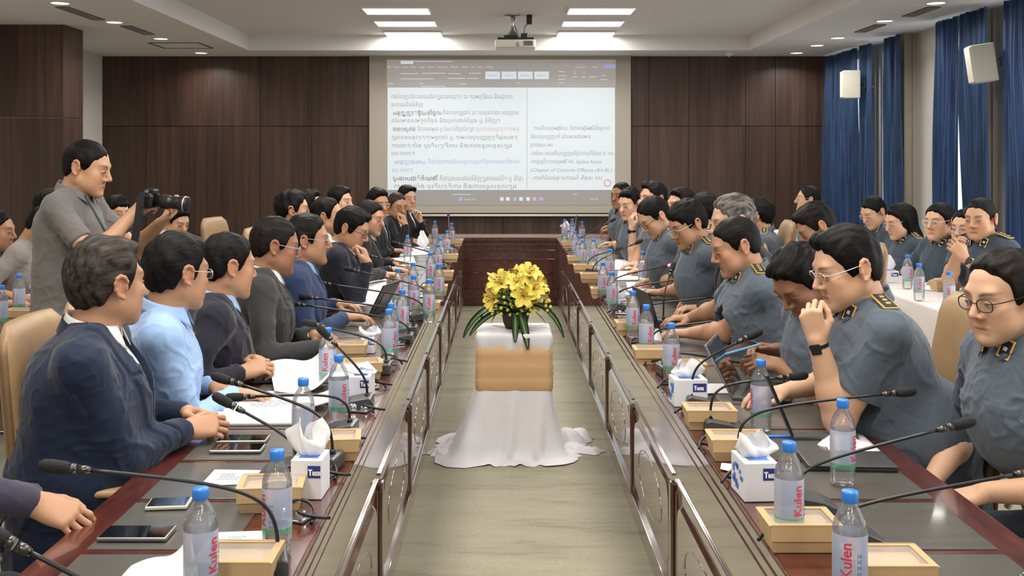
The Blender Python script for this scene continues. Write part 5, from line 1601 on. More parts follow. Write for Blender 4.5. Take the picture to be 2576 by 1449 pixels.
def hand_vol(v, wr, d, n, side, curl=.5, spread=.12, thumb=.5, sc=1.0, curls=None, far=False):
    """wr wrist, d direction of the fingers, n back-of-hand normal, side +1 right hand (thumb on its left when seen from the back)"""
    wr = np.array(wr, float); d = nrm(d); n = nrm(np.array(n, float) - d * (np.array(n, float) @ d)); l = np.cross(d, n) * side   # l points to the little finger for the right hand
    P = lambda a, b, c: wr + (d * a + l * b + n * c) * sc
    kn = [(.088, -.030), (.093, -.010), (.089, .010), (.080, .028)]
    for i, (a, b) in enumerate(kn):
        v.cone(P(.008, b * .55, 0), P(a, b, .002), .0150 * sc, .0120 * sc, .014)
    v.ell(P(.045, 0, -.004), np.array((.046, .036, .0165)) * sc, np.stack([d, l, n], 1), .012)
    seg = [(.042, .025, .019), (.046, .028, .020), (.042, .026, .020), (.033, .020, .018)]
    if far: pass
    for i, (a, b) in enumerate(kn):
        p = P(a, b, .001); cu = curls[i] if curls else curl * (1 + .08 * i)
        ang = cu * .55; sp = (i - 1.4) * spread
        r = (.0092, .0094, .0090, .0080)[i] * sc
        for j, L in enumerate(seg[i]):
            dd = (d * math.cos(sp) + l * math.sin(sp)); dr = dd * math.cos(ang) - n * math.sin(ang)
            q = p + dr * L * sc; v.cone(p, q, r, r * .93, .003); p = q; r *= .93; ang += cu * (.85 if j == 0 else .6)
    t0 = P(.020, -.026, -.006); tb = P(.052, -.046 - .008 * (1 - thumb), -.016 - .012 * thumb)
    v.cone(t0, tb, .0160 * sc, .0125 * sc, .012)
    t2 = tb + (d * .030 + l * (.012 * thumb - .014 * (1 - thumb)) - n * .010 * thumb) * sc
    v.cone(tb, t2, .0118 * sc, .0102 * sc, .004)
    t3 = t2 + (d * .024 + l * (.016 * thumb) - n * .006 * thumb) * sc
    v.cone(t2, t3, .0100 * sc, .0080 * sc, .003)

def ik(S, Wp, a, b, pole):
    S, Wp = np.array(S, float), np.array(Wp, float); d = Wp - S; L = np.linalg.norm(d)
    if L > (a + b) * .985: k = L / (a + b) / .985; a *= k; b *= k
    u = d / L; x = (a*a - b*b + L*L) / (2*L); h = math.sqrt(max(1e-6, a*a - x*x))
    p = np.array(pole, float); p = nrm(p - u * (p @ u))
    return S + u * x + p * h

def glasses_mesh(col_mat, full=True, r=.021, temple='same'):
    bm = bmesh.new()
    for s in (-1, 1):
        ring = []
        n = 22
        for k in range(n + 1):
            a = 2*PI*k/n
            ex = 2.6
            cx, cz = math.copysign(abs(math.cos(a)) ** (2/ex), math.cos(a)), math.copysign(abs(math.sin(a)) ** (2/ex), math.sin(a))
            ring.append((s * .033 + cx * r * 1.15, .0985 - abs(s * .033 + cx * r) * .10, -.004 + cz * r * .80))
        add_tube(bm, ring if full else ring[:n // 2 + 1], .0014 if full else .0015, 6, mi=0, caps=False)
        add_tube(bm, bez((s*.056, .092, .003), (s*.074, .088, .004), (s*.080, .03, .006), (s*.081, -.012, .010), 10), .0015, 6, mi=0)
        add_tube(bm, [(s*.081, -.012, .010), (s*.080, -.028, -.006)], .0015, 6, mi=0)
    add_tube(bm, bez((-.011, .097, -.001), (-.005, .101, .003), (.005, .101, .003), (.011, .097, -.001), 6), .0013, 6)
    me = bpy.data.meshes.new('glasses'); bm.normal_update(); bm.to_mesh(me); bm.free(); me.materials.append(col_mat)
    return me
GL = {'black': glasses_mesh(plain('black_spectacle_frame', srgb(24, 28, 36), .3)), 'silver': glasses_mesh(M['silver'], r=.019), 'gold': glasses_mesh(M['gold'], r=.019), 'half': glasses_mesh(M['silver'], full=False, r=.020),
      'white': glasses_mesh(plain('white_spectacle_frame', srgb(226, 222, 224), .3)), 'red': glasses_mesh(plain('dark_red_spectacle_frame', srgb(90, 30, 30), .3))}
lens_m, nt, b_, N_, L_ = newmat('spectacle_lens'); b_.inputs['Roughness'].default_value = .03
tr_ = N_.new('ShaderNodeBsdfTransparent'); mx_ = N_.new('ShaderNodeMixShader'); mx_.inputs['Fac'].default_value = .08
L_.new(tr_.outputs[0], mx_.inputs[1]); L_.new(b_.outputs[0], mx_.inputs[2]); L_.new(mx_.outputs[0], nt.nodes['Material Output'].inputs['Surface'])
bm = bmesh.new()
for s in (-1, 1):
    bm.faces.new([bm.verts.new((s*.033 + .021*math.cos(a)*1.05, .0975 - abs(s * .033 + math.cos(a) * .02) * .10, -.004 + .0155*math.sin(a))) for a in [k*PI/8 for k in range(16)]])
LENS = bpy.data.meshes.new('lens'); bmesh.ops.recalc_face_normals(bm, faces=bm.faces[:]); bm.to_mesh(LENS); bm.free(); LENS.materials.append(lens_m)
# ------------------------------------------------------------ people
def seated_legs():
    """trousers and shoes of someone sitting, pelvis at the origin, facing +y; floor .50 below"""
    out = []
    v = Vol()
    v.ell((0, .0, .02), (.185, .14, .12), None, .05)
    for s in (-1, 1):
        v.cone((s*.09, .03, .0), (s*.12, .42, .02), .088, .062, .05); v.cone((s*.12, .43, .01), (s*.12, .40, -.40), .060, .052, .04)
    v.post.append(lambda P, d: np.maximum(d + .004 * waves(P, 34, 3), -.42 - P[:, 2]))
    V, Q = surface(v, .016); out.append(to_mesh('trousers', V, Q))
    for s in (-1, 1):
        w = Vol(); w.cone((s*.12, .37, -.455), (s*.125, .52, -.470), .038, .034, .02); w.cone((s*.12, .38, -.40), (s*.12, .40, -.45), .038, .040, .02)
        w.post.append(lambda P, d: np.maximum(d, -.497 - P[:, 2]))
        V, Q = surface(w, .012); out.append(to_mesh('shoe', V, Q))
    return out
LEGS = seated_legs()
M['shoe'] = plain('black_shoe_leather', srgb(24, 22, 22), .25)
def collar_mesh(c, R, rad, hgt, mat, par, gap=.5, pt=.05, fall=.032, name='collar', squash=.85):
    """turned-down shirt collar round the neck: c neck base; R right, fwd, up"""
    bm = bmesh.new(); n = 40
    c = np.array(c, float)
    def fn(u, v):
        a = (u - .5) * 2 * (PI - gap * .5)              # 0 at the back
        front = abs(u - .5) * 2
        ca, sa = math.sin(a), -math.cos(a)
        if v < .5:
            k = v / .5; r = rad * (1.03 - .05 * k); z = -.012 + (hgt + .012) * k - front * .026 * 1.0
        else:
            k = (v - .5) / .5; f2 = max(0, front - .72) / .28
            r = rad * (.985 + .22 * k + .18 * f2 * k); z = hgt - front * .026 - (fall + pt * f2 ** 1.5) * k
        z += .020 * max(0, 1 - front * 1.3)
        return tuple(c + R @ np.array([ca * r, sa * r * squash, z]))
    add_grid(bm, fn, n, 9)
    bmesh.ops.recalc_face_normals(bm, faces=bm.faces[:])
    bmesh.ops.solidify(bm, geom=bm.faces[:], thickness=.003)
    return obj(name, bm, mat, par, smooth=True)
def plate(c, R, lo, hi, mat, par, name, bev=.003):
    bm = bmesh.new(); add_box(bm, lo, hi, bev=bev)
    m4 = Matrix([list(map(float, R[i])) + [float(c[i])] for i in range(3)] + [[0, 0, 0, 1]])
    for v in bm.verts: v.co = m4 @ v.co
    bmesh.ops.recalc_face_normals(bm, faces=bm.faces[:])
    return obj(name, bm, mat, par)
HUMANS = []
def human(label, hp, a, ha=None, pitch=0, roll=0, hands=(), fit='shirt', top='officer', under='white', skin='mid', hair='short', hcol='hair_black', glasses=None,
          back=.22, hipz=.50, sx=1.0, girth=1.08, hsc=1.0, h=None, stand=False, sleeve='long', legs='trouser', lat=0.0, watch=None, badges=False, seed=1, eyes=.5, stub=0.0, fem=False, shw=.195, lens=True, pelvis=None, twist=None, sh_lift=0.0):
    hc = np.array(hp, float); ha = a if ha is None else ha
    Y = hc[1]
    if h is None: h = .0036 if Y < 4.0 else .0046 if Y < 5.2 else .0058 if Y < 7.2 else .0072
    far = Y > 7.2
    hh = h * (1.35 if far else 1.0)
    rad = math.radians
    f = np.array([math.cos(rad(a)), math.sin(rad(a)), 0.]); hf0 = np.array([math.cos(rad(ha)), math.sin(rad(ha)), 0.])
    hf = hf0 * math.cos(rad(pitch)) + np.array([0, 0, math.sin(rad(pitch))])
    hup = np.array([0, 0, math.cos(rad(pitch))]) - hf0 * math.sin(rad(pitch))
    Rh = frame(hf, hup)
    if roll: Rh = Rh @ np.array(Matrix.Rotation(rad(roll), 3, 'Y'))
    hc0 = hc
    nb = hc - Rh[:, 2] * .085 * hsc - Rh[:, 1] * .030 - np.array([0, 0, .038]) - f * .014      # base of the neck
    r0 = np.cross(f, [0, 0, 1.])
    pel = np.array(pelvis, float) if pelvis is not None else np.array([hc[0], hc[1], hipz]) - f * back + r0 * lat
    up = nrm(nb - pel); Rt = frame(f, up); Rt_ = Rt.copy()
    L = float(np.linalg.norm(nb - pel))
    TT = lambda x, y, z: nb + Rt @ np.array([x, y, z])      # z measured down from the neck base (negative)
    PP = lambda x, y, z: pel + Rt @ np.array([x, y, z])
    root = thing('person', label, 'person', (float(pel[0]), float(pel[1]), 0))
    org = np.array([pel[0], pel[1], 0.])
    # everything is built round the pelvis, so shift once
    def loc(p): return np.array(p, float) - org
    hcL, nbL, pelL = loc(hc), loc(nb), loc(pel)
    T = lambda x, y, z: nbL + Rt @ np.array([x, y, z]); Pp = lambda x, y, z: pelL + Rt @ np.array([x, y, z])
    # arms
    arms = []
    for hd in hands:
        s = hd.get('s', 1)     # +1 right, -1 left
        S = T(s * shw * .93, .006, -.072 + sh_lift)
        wp = loc(hd['w'])
        pole = hd.get('pole'); pole = np.array([0, 0, -1.]) * .9 + Rt[:, 0] * s * .55 - f * .25 if pole is None else np.array(pole, float)
        E = ik(S, wp, .29, .255, pole) if 'e' not in hd else loc(hd['e'])
        arms.append((s, S, E, wp, hd))
    have = {x[0] for x in arms}
    for s in (-1, 1):
        if s not in have:
            S = T(s * shw * .97, .01, -.055); wp = pelL + f * .30 + r0 * s * .14 + np.array([0, 0, .10]) if not stand else S + np.array([0, 0, -.54]) + f * .05
            E = ik(S, wp, .29, .255, np.array([0, 0, -1.]) * .6 + Rt[:, 0] * s * .6 - f * .5)
            arms.append((s, S, E, wp, dict(s=s, d=f - np.array([0, 0, .25 if not stand else 2.]), n=(0, 0, 1) if not stand else Rt[:, 0] * s, curl=.5)))
    # body: head, neck, arms and hands in one surface
    v = Vol(); head_vol(v, hcL, Rh, sx, far=far)
    hb = hcL - Rh[:, 1] * .030 - Rh[:, 2] * .055
    v.cone(hb, nbL, .058 * sx if not fem else .046, .062 if not fem else .047, .03)
    v.cone(nbL - Rt[:, 2] * .02, T(0, -.012, -.09), .055, .050, .04)
    if not far and not fem: v.ell(hcL + Rh @ np.array([0, .018, -.135]), (.010, .012, .014), Rh, .015)
    for s, S, E, wp, hd in arms:
        d = np.array(hd.get('d', nrm(wp - E)), float)
        r1 = .044 * girth ** .5 if not fem else .036
        if sleeve == 'long' or fit == 'suit': r1 = .030
        v.cone(S, E, r1 + .004, r1 - .006, .03); v.cone(E, E + (wp - E) * .35, r1 - .004, r1 - .003, .03); v.cone(E + (wp - E) * .3, wp, r1 - .004, .0275 if not fem else .0235, .02)
        hand_vol(v, wp, d, hd.get('n', (0, 0, 1)), s, hd.get('curl', .5), hd.get('spread', .12), hd.get('thumb', .5), hd.get('sc', .95 if not fem else .86), hd.get('curls'))
    V, Q = surface(v, h); cols = head_cols(V, hcL, Rh, SK[skin], sx, stub=stub, lipcol=(176, 70, 74) if fem else (164, 100, 86))
    if hsc != 1.0: pass
    link('body', to_mesh('body', V, Q, cols), M['skin'], root)
    # eyes
    if not far or True:
        me = eye_mesh(Rh, sx, eyes)
        for s in (-1, 1):
            o = link('eye', me, None, root); 
            Ry = Rh @ np.array(Matrix.Rotation(s * -.16, 3, 'Z'))
            p = hcL + Rh @ np.array([s * .032 * sx, .0735, -.0025]) * HK
            o.matrix_local = Matrix([list(map(float, Ry[i])) + [float(p[i])] for i in range(3)] + [[0, 0, 0, 1]])
    # hair
    hv = hair_vol(hcL, Rh, HS[hair], sx, seed); V, Q = surface(hv, max(hh * .8, .0034)); V0 = V
    # hair keeps head axes so that its strands run front to back
    Vl = (V - hcL) @ Rh
    o = link('hair', to_mesh('hair', Vl, Q), M[hcol], root)
    o.matrix_local = Matrix([list(map(float, Rh[i])) + [float(hcL[i])] for i in range(3)] + [[0, 0, 0, 1]])
    HM = Matrix([list(map(float, Rh[i] * HK)) + [float(hcL[i])] for i in range(3)] + [[0, 0, 0, 1]])
    if glasses:
        g = link('glasses', GL[glasses], None, root); g.matrix_local = HM
        if lens:
            q_ = link('lens', LENS, None, g)
    # clothes
    def torso(v, off=0.0):
        g = girth
        v.ell(Pp(0, .008, .03), (.168*(.5+.5*g) + off, .130*(.5+.5*g) + off, .155 + off), Rt, .05)
        v.cone(Pp(-.05, -.02, .02), T(-.06, -.035, -.18), .108*g + off, .098*g + off, .05); v.cone(Pp(.05, -.02, .02), T(.06, -.035, -.18), .108*g + off, .098*g + off, .05)
        v.ell(Pp(0, .022 + .012 * (g - 1) * 8, L * .36), (.170*g + off, .130*g*g + off, .17 + off), Rt, .06)
        v.ell(T(0, -.002, -.21), (.176 * (.5 + .5*g) + off, .122*g + off, .18 + off), Rt, .06)
        v.cone(T(-shw * .76, .0, -.078 + sh_lift), T(shw * .76, .0, -.078 + sh_lift), .056 + off, .056 + off, .05)
        v.ell(T(0, -.040, -.15), (.160 * (.5 + .5*g) + off, .095*g + off, .135 + off), Rt, .05)
        for s in (-1, 1): v.cone(T(s*.03, -.008, -.015), T(s * shw * .8, -.004, -.055 + sh_lift), .048 + off, .050 + off, .04)
        if fem: 
            for s in (-1, 1): v.ell(T(s*.065, .085, -.24), (.055, .05, .055), Rt, .04)
    def sleeves(v, off, upto=1.0):
        for s, S, E, wp, hd in arms:
            u = E - S; fr = wp - E
            if upto < 1: 
                e2 = S + u * upto; v.cone(S, e2, .050 * girth ** .5 + off, .053 * girth ** .5 + off, .04)
            else:
                v.cone(S, E, .052 * girth ** .4 + off, .047 + off, .045); v.cone(E, E + fr * .93, .046 + off, .033 + off, .03)
    def neckcut(v, r=.062, dep=.0):
        nf = nbL.astype(f32); upf = Rt[:, 2].astype(f32)
        v.post.append(lambda P, d: np.where((((P - nf) @ upf) > -.02 + dep) & (np.abs(((P - nf) - ((P - nf) @ upf)[:, None] * upf)).max(1) < .2), smax(d, ((P - nf) @ upf) - .022, .01), d))
    def creases(v, amp=.0045, freq=30):
        els = [loc_E for (_, _, loc_E, _, _) in arms]
        def post(P, d):
            w = waves(P, freq, seed, 4) ** 1
            ridg = np.exp(-(waves(P, freq * 1.35, seed + 9, 3) / .16) ** 2) - .3 + .6 * np.exp(-(waves(P, freq * 2.4, seed + 5, 3) / .14) ** 2)
            near = np.zeros(len(P), dtype=f32)
            for e in els: near = np.maximum(near, np.exp(-((P - e.astype(f32)) ** 2).sum(1) / .006))
            for sg in (-1, 1):
                near = np.maximum(near, .7 * np.exp(-((P - T(sg * shw * .8, .05, -.16).astype(f32)) ** 2).sum(1) / .007))
            return d - amp * (.35 * w + ridg * (.55 + .9 * near))
        v.post.append(post)
    def capsleeve(v, upto):
        """flat hem across the upper arm"""
        hs = []
        for s, S, E, wp, hd in arms:
            u = nrm(E - S).astype(f32); e2 = (S + (E - S) * upto).astype(f32); hs.append((u, e2, float(np.linalg.norm(E - S))))
        def post(P, d):
            for u, e2, LL in hs:
                q = P - e2; t = q @ u; rr = np.sqrt(np.maximum((q ** 2).sum(1) - t * t, 0))
                d = np.where((rr < .085) & (t > -.02) & (t < .12), smax(d, t, .006), d)
            return d
        v.post.append(post)
    hc_ = h * 1.5 if not far else h * 1.35
    topm = FAB[top]
    if fit == 'suit':
        u = Vol(); torso(u, -.004); u2 = FAB[under]
        neckcut(u); V, Q = surface(u, hc_ * 1.1); link('shirt', to_mesh('shirt', V, Q), u2, root)
        v = Vol(); torso(v, .008); sleeves(v, .004)
        nf, Rf, pf = nbL.astype(f32), Rt.astype(f32), pelL.astype(f32)
        def vee(P, d):
            q = (P - nf) @ Rf; x, y, z = np.abs(q[:, 0]), q[:, 1], q[:, 2]
            wv = np.clip(.058 + (z + .03) * .20, 0, .075)                # opening half width, closing downwards
            wv = np.where(z > -.33, wv, 0)
            e = x - wv                                              # distance outside the opening
            front = y > .0
            # lapels stand proud of the chest, with a notch
            lap = np.clip((.052 + .012 * np.sin((z + .3) * 9)) - e, 0, .05) / .05
            notch = np.exp(-((z + .12) / .006) ** 2) * (e > .02)
            d = np.where(front & (z > -.36) & (e < .06), d - .0065 * np.clip(lap * 6, 0, 1) * (1 - notch) * np.clip((z + .36) / .06, 0, 1), d)
            d = np.where(front & (z < .03), smax(d, -(e + .0), .006), d)
            return smax(d, z - .030 + .9 * np.maximum(0, .0), .01)
        creases(v, .0058, 24); v.post.append(vee); 
        # jacket stops at the hips
        V, Q = surface(v, hc_); link('jacket', to_mesh('jacket', V, Q), topm, root)
        collar_mesh(nbL + Rt @ np.array([0, .004, .004]), Rt, .072, .031, u2, root, gap=.7, pt=.034, name='shirt_collar', fall=.034, squash=1.0)
        collar_mesh(nbL - Rt[:, 2] * .010, Rt, .083, .034, topm, root, gap=2.2, pt=.01, name='jacket_collar', fall=.040, squash=.95)
        for s, S, E, wp, hd in arms:
            fr = wp - E; bm = bmesh.new(); add_tube(bm, [E + fr * .86, E + fr * .985], [.0335, .0325], 16); obj('shirt_cuff', bm, u2, root)
    else:
        v = Vol(); torso(v, .004)
        if sleeve == 'long': sleeves(v, .0)
        else: sleeves(v, .0, .66)
        neckcut(v); creases(v, .0048 if fit != 'tee' else .004, 33)
        if sleeve != 'long': capsleeve(v, .66)
        nf, Rf = nbL.astype(f32), Rt.astype(f32)
        if fit == 'shirt':
            def placket(P, d):
                q = (P - nf) @ Rf; x, y, z = q[:, 0], q[:, 1], q[:, 2]
                d = np.where((y > 0) & (np.abs(x - .004) < .017), d - .0022, d)
                pk = (y > 0) & (np.abs(np.abs(x) - .085) < .05) & (z < -.17) & (z > -.29)
                return np.where(pk, d - .0018 - .0015 * (z > -.195), d)
            v.post.append(placket)
        V, Q = surface(v, hc_); link('shirt', to_mesh('shirt', V, Q), topm, root)
        if fit in ('shirt', 'polo'):
            collar_mesh(nbL + Rt @ np.array([0, .004, .004]), Rt, .074 if not fem else .061, .034, topm, root, gap=1.0 if fit == 'shirt' else .8, pt=.038, name='collar', fall=.036, squash=1.0)
            if fit == 'shirt' and top.startswith('officer'):
                bm = bmesh.new()
                for z in (-.10, -.17, -.24, -.31):
                    p = T(.004, .128 * girth, z); add_tube(bm, [p, p + Rt[:, 1] * .003], .005, 8)
                pass
                bm.free()
        else:
            bm = bmesh.new(); add_tube(bm, [tuple(nbL + Rt @ np.array([math.cos(t) * .064, math.sin(t) * .060, -.004 - .022 * math.sin(t)])) for t in [k * 2 * PI / 28 for k in range(29)]], .0055, 8, caps=False); obj('neckband', bm, topm, root)
    if badges:
        for s in (-1, 1):
            # shoulder board: dark plate, gold edge and stars
            ax = nrm(T(s * shw * .98, 0, -.030) - T(s * .075, 0, .005)); upv = nrm(np.cross(ax, Rt[:, 1]) * (1 if s < 0 else -1)); upv = upv if upv[2] > 0 else -upv
            Rb = np.stack([ax, np.cross(upv, ax), upv], 1); c0 = T(s * .137, -.004, .018 + sh_lift * .6) if not fem else T(s * .12, -.002, .014)
            o = plate(c0, Rb, (-.055, -.024, -.002), (.055, .024, .004), M['gold'], root, 'shoulder_board')
            plate(c0, Rb, (-.051, -.019, .003), (.051, .019, .006), FAB['midnight'], o, 'board_cloth', .001)
            for k in (-1, 0, 1): plate(c0, Rb, (k * .026 - .007, -.007, .005), (k * .026 + .007, .007, .009), M['gold'], o, 'star', .002)
            # collar tab
            ct = T(s * .052, .066 if not fem else .055, -.022); Rc = frame(nrm(Rt[:, 1] + Rt[:, 0] * s * .55 + Rt[:, 2] * .25), Rt[:, 2] + Rt[:, 0] * s * .35)
            o = plate(ct, Rc, (-.019, .005, -.034), (.019, .009, .022), M['gold'], root, 'collar_tab', .001)
            plate(ct, Rc, (-.014, .0085, -.028), (.014, .0105, .017), FAB['midnight'], o, 'tab_cloth', .001)
            plate(ct, Rc, (-.006, .010, -.012), (.006, .013, .0), M['silver'], o, 'pin', .001)
    if watch is not None:
        for s, S, E, wp, hd in arms:
            if s == watch:
                dv = nrm(wp - E); n = nrm(np.array(hd.get('n', (0, 0, 1)), float)); n = nrm(n - dv * (n @ dv)); c0 = wp - dv * .02
                bm = bmesh.new(); b2 = np.cross(dv, n)
                ring = [c0 + (n * math.cos(t) + b2 * math.sin(t)) * .0275 for t in [k * 2 * PI / 20 for k in range(21)]]
                for k in range(20):
                    q0, q1 = ring[k], ring[k + 1]; vs = [bm.verts.new(tuple(x)) for x in (q0 - dv * .009, q0 + dv * .009, q1 + dv * .009, q1 - dv * .009)]; bm.faces.new(vs)
                bmesh.ops.remove_doubles(bm, verts=bm.verts[:], dist=1e-4); bmesh.ops.recalc_face_normals(bm, faces=bm.faces[:]); bmesh.ops.solidify(bm, geom=bm.faces[:], thickness=-.0025)
                wo = obj('watch', bm, M['black'], root); Rw = np.stack([dv, np.cross(n, dv), n], 1)
                plate(c0 + n * .029, Rw, (-.016, -.016, -.003), (.016, .016, .006), M['black'] if top.startswith('officer') else M['steel'], wo, 'watch_case')
    # legs
    if not stand:
        lm = FAB[legs]
        for k, me in enumerate(LEGS):
            me2 = me
            if k == 0:
                key = 'legs_' + legs
                me2 = bpy.data.meshes.get(key) or me.copy(); me2.name = key
                if not me2.materials: me2.materials.append(lm)
            elif not me2.materials: me2.materials.append(M['shoe'])
            o = link('trousers' if k == 0 else 'shoe', me2, None, root, loc=(0, 0, hipz if True else 0), rot=(0, 0, rad(a) - PI/2))
            o.scale = (1, 1, hipz / .50)
    else:
        v = Vol(); v.ell(pelL + np.array([0, 0, -.02]), (.17, .12, .13), Rt, .05)
        for s in (-1, 1):
            hipj = pelL + r0 * s * .09 + np.array([0, 0, -.05]); kn_ = hipj + np.array([0, 0, -.42]) + f * .02 + r0 * s * .02; an = np.array([kn_[0], kn_[1], .08]) - f * .03
            v.cone(hipj, kn_, .090, .062, .05); v.cone(kn_, an, .060, .050, .04)
        v.post.append(lambda P, d: np.maximum(d + .004 * waves(P, 30, 5), .05 - P[:, 2]))
        V, Q = surface(v, .014); link('trousers', to_mesh('trousers', V, Q), FAB[legs], root)
        for s in (-1, 1):
            an = pelL + r0 * s * .11 - f * .01; w = Vol(); w.cone((an[0], an[1], .045), tuple(np.array([an[0], an[1], .035]) + f * .15), .040, .034, .02)
            w.post.append(lambda P, d: np.maximum(d, .002 - P[:, 2])); V, Q = surface(w, .010); link('shoe', to_mesh('shoe', V, Q), M['shoe'], root)
    HUMANS.append((root, pel, a, hipz))
    return root
def H(s, px, py, z=.80, d=None, n=(0, 0, 1), Y=None, p=None, **k):
    """a hand whose wrist is seen at this pixel, on a plane at height z (or at depth Y)"""
    w = Vector(p) if p is not None else (W(px, py, Y) if Y is not None else Wz(px, py, z))
    r = dict(s=s, w=tuple(w), n=n, **k)
    if d is not None: r['d'] = d
    return r
# quick test person
if __name__ == '__main__' and globals().get('TEST_ONE'):
    pass
# ------------------------------------------------------------ chairs
def proto_chair():
    t = thing('executive_chair', 'x', 'chair')
    bm = bmesh.new(); add_box(bm, (-.255, -.22, .34), (.255, .27, .415), bev=.03); obj('seat', bm, M['tan'], t, smooth=True)
    bm = bmesh.new()
    def back(u, v, s):
        z = .40 + v * .74
        w = .25 * (1 - .10 * v ** 3) * (1 if v < .9 else math.sqrt(max(0, 1 - ((v - .9) / .105) ** 2)) * .35 + .65)
        x = (u - .5) * 2 * w
        y = -.215 - .07 * v + .03 * (x / .25) ** 2 + (.018 * math.sin(v * 3.1) if s > 0 else 0)
        return (x, y + s * (.035 * (1 - abs((u - .5) * 2) ** 6 * .8) * (1 - max(0, v - .93) * 8)), z)
    n, m = 18, 22
    A = [[bm.verts.new(back(i / (n - 1), j / (m - 1), 1)) for i in range(n)] for j in range(m)]
    B = [[bm.verts.new(back(i / (n - 1), j / (m - 1), -1)) for i in range(n)] for j in range(m)]
    for j in range(m - 1):
        for i in range(n - 1):
            bm.faces.new((A[j][i], A[j+1][i], A[j+1][i+1], A[j][i+1])); bm.faces.new((B[j][i], B[j][i+1], B[j+1][i+1], B[j+1][i]))
        bm.faces.new((A[j][0], B[j][0], B[j+1][0], A[j+1][0])); bm.faces.new((A[j][n-1], A[j+1][n-1], B[j+1][n-1], B[j][n-1]))
    for i in range(n - 1):
        bm.faces.new((A[0][i], A[0][i+1], B[0][i+1], B[0][i])); bm.faces.new((A[m-1][i], B[m-1][i], B[m-1][i+1], A[m-1][i+1]))
    bmesh.ops.recalc_face_normals(bm, faces=bm.faces[:])
    bk = obj('backrest', bm, M['tan'], t, smooth=True)
    for s in (-1, 1):
        bm = bmesh.new(); add_tube(bm, [back(.5 + s * .497, j / 20, 0) for j in range(0, 20)], .012, 8); obj('piping', bm, M['tan_dark'], bk)
        bm = bmesh.new()
        add_box(bm, (s * .29 - .026, -.17, .700), (s * .29 + .026, .17, .722), bev=.009)
        ar = obj('armrest', bm, M['armpad'], t, smooth=True)
        bm = bmesh.new(); pts = bez((s*.29, .15, .695), (s*.29, .24, .62), (s*.29, .24, .10), (s*.29, .27, .02), 10) + [Vector((s*.29, .24, .014)), Vector((s*.29, -.24, .014))] + bez((s*.29, -.26, .03), (s*.29, -.22, .3), (s*.285, -.16, .38), (s*.25, -.15, .38), 8)
        add_tube(bm, pts, .0125, 10); add_tube(bm, bez((s*.29, -.13, .70), (s*.29, -.26, .68), (s*.27, -.28, .6), (s*.245, -.24, .52), 8), .011, 8)
        obj('frame', bm, M['chrome'], t)
    return t
CHAIR = proto_chair(); chair_used = False
def place_chair(x, y, a, label, z=0, group='tan leather executive chairs'):
    global chair_used
    rz = math.radians(a) - PI / 2
    if not chair_used: chair_used = True; o = CHAIR; o.location = (x, y, z); o.rotation_euler = (0, 0, rz); o['label'] = label
    else: o = dup(CHAIR, (x, y, z), rz, label=label)
    o['group'] = group
    return o

# ------------------------------------------------------------ the suited delegates' row
UP = (0, 0, 1)
def P_(label, head, **k):
    r = human(label, head, **k)
    return r
P_("person in dark purple-grey jacket, only the arm and relaxed hand in view", (-1.50, 2.40, 1.27), a=5, fit='suit', top='purple_grey', under='light_blue', skin='tan', hair='short', h=.0045, back=0.14,
   hands=(H(1, 0, 0, p=(-1.075, 2.37, .812), d=(.85, .15, -.40), n=(.4, -.5, .8), curl=.7, thumb=.3), H(-1, 0, 0, p=(-1.45, 2.58, .60), d=(1, 0, -.3), curl=.5)), seed=2)
P_("person in navy jacket with greying hair, hands clasped on the table, facing the screen", WX(270, 712, -1.13), a=12, ha=57, pitch=0, fit='suit', top='navy', under='white', skin='tan', hair='full', hcol='hair_grey', girth=1.24, shw=.215, back=0.10, lat=-.0,
   hands=(H(1, 466, 1082, .80, d=(.85, .42, .05), n=(-.25, -.75, .55), curl=1.0, thumb=.3, curls=(.95, 1.0, 1.05, 1.1)), H(-1, 470, 1040, .81, d=(.9, -.5, .0), n=(-.2, .7, .7), curl=.8, thumb=.4)), seed=3, stub=.3, h=.0032)
P_("person in light blue shirt with black hair and spectacles, leaning on the table", WX(447, 685, -1.10), a=15, ha=52, pitch=-4, fit='shirt', top='light_blue', skin='tan', hair='full', hcol='hair_black', glasses='silver', girth=1.0, back=0.14,
   hands=(H(1, 590, 990, .79, d=(1, .15, -.1), n=UP, curl=.75), H(-1, 540, 972, .79, d=(1, -.35, -.1), n=UP, curl=.6)), seed=4)
P_("person in dark navy jacket over pale blue shirt, hands clasped, no spectacles", WX(575, 668, -1.08), a=15, ha=38, pitch=-6, fit='suit', top='midnight', under='light_blue', skin='tan', hair='short', hcol='hair_black', back=0.16,
   hands=(H(1, 606, 940, .80, d=(.85, .45, .25), n=(-.3, -.7, .6), curl=1.0, thumb=.3), H(-1, 622, 905, .82, d=(.8, -.6, .1), n=(-.1, .6, .8), curl=.9, thumb=.3)), seed=5)
P_("person in charcoal jacket with open white collar and thin spectacles", WX(694, 618, -1.03), a=10, ha=22, pitch=-10, fit='suit', top='charcoal', under='white', skin='deep', hair='short', hcol='hair_dark', glasses='silver', girth=1.1, shw=.20, back=0.19,
   hands=(H(1, 815, 872, .80, d=(1, .1, -.05), n=UP, curl=.55), H(-1, 790, 842, .80, d=(.9, -.5, 0), n=UP, curl=.6)), seed=6)
P_("person in royal blue suit and light blue shirt, hands folded near the tablet", WX(776, 603, -1.0), a=5, ha=10, pitch=-2, fit='suit', top='blue_suit', under='light_blue', skin='tan', hair='back', hcol='hair_dark', glasses='silver', back=0.19,
   hands=(H(1, 868, 798, .80, d=(1, .25, 0), n=UP, curl=.6), H(-1, 850, 765, .81, d=(1, -.35, 0), n=UP, curl=.6)), seed=7)
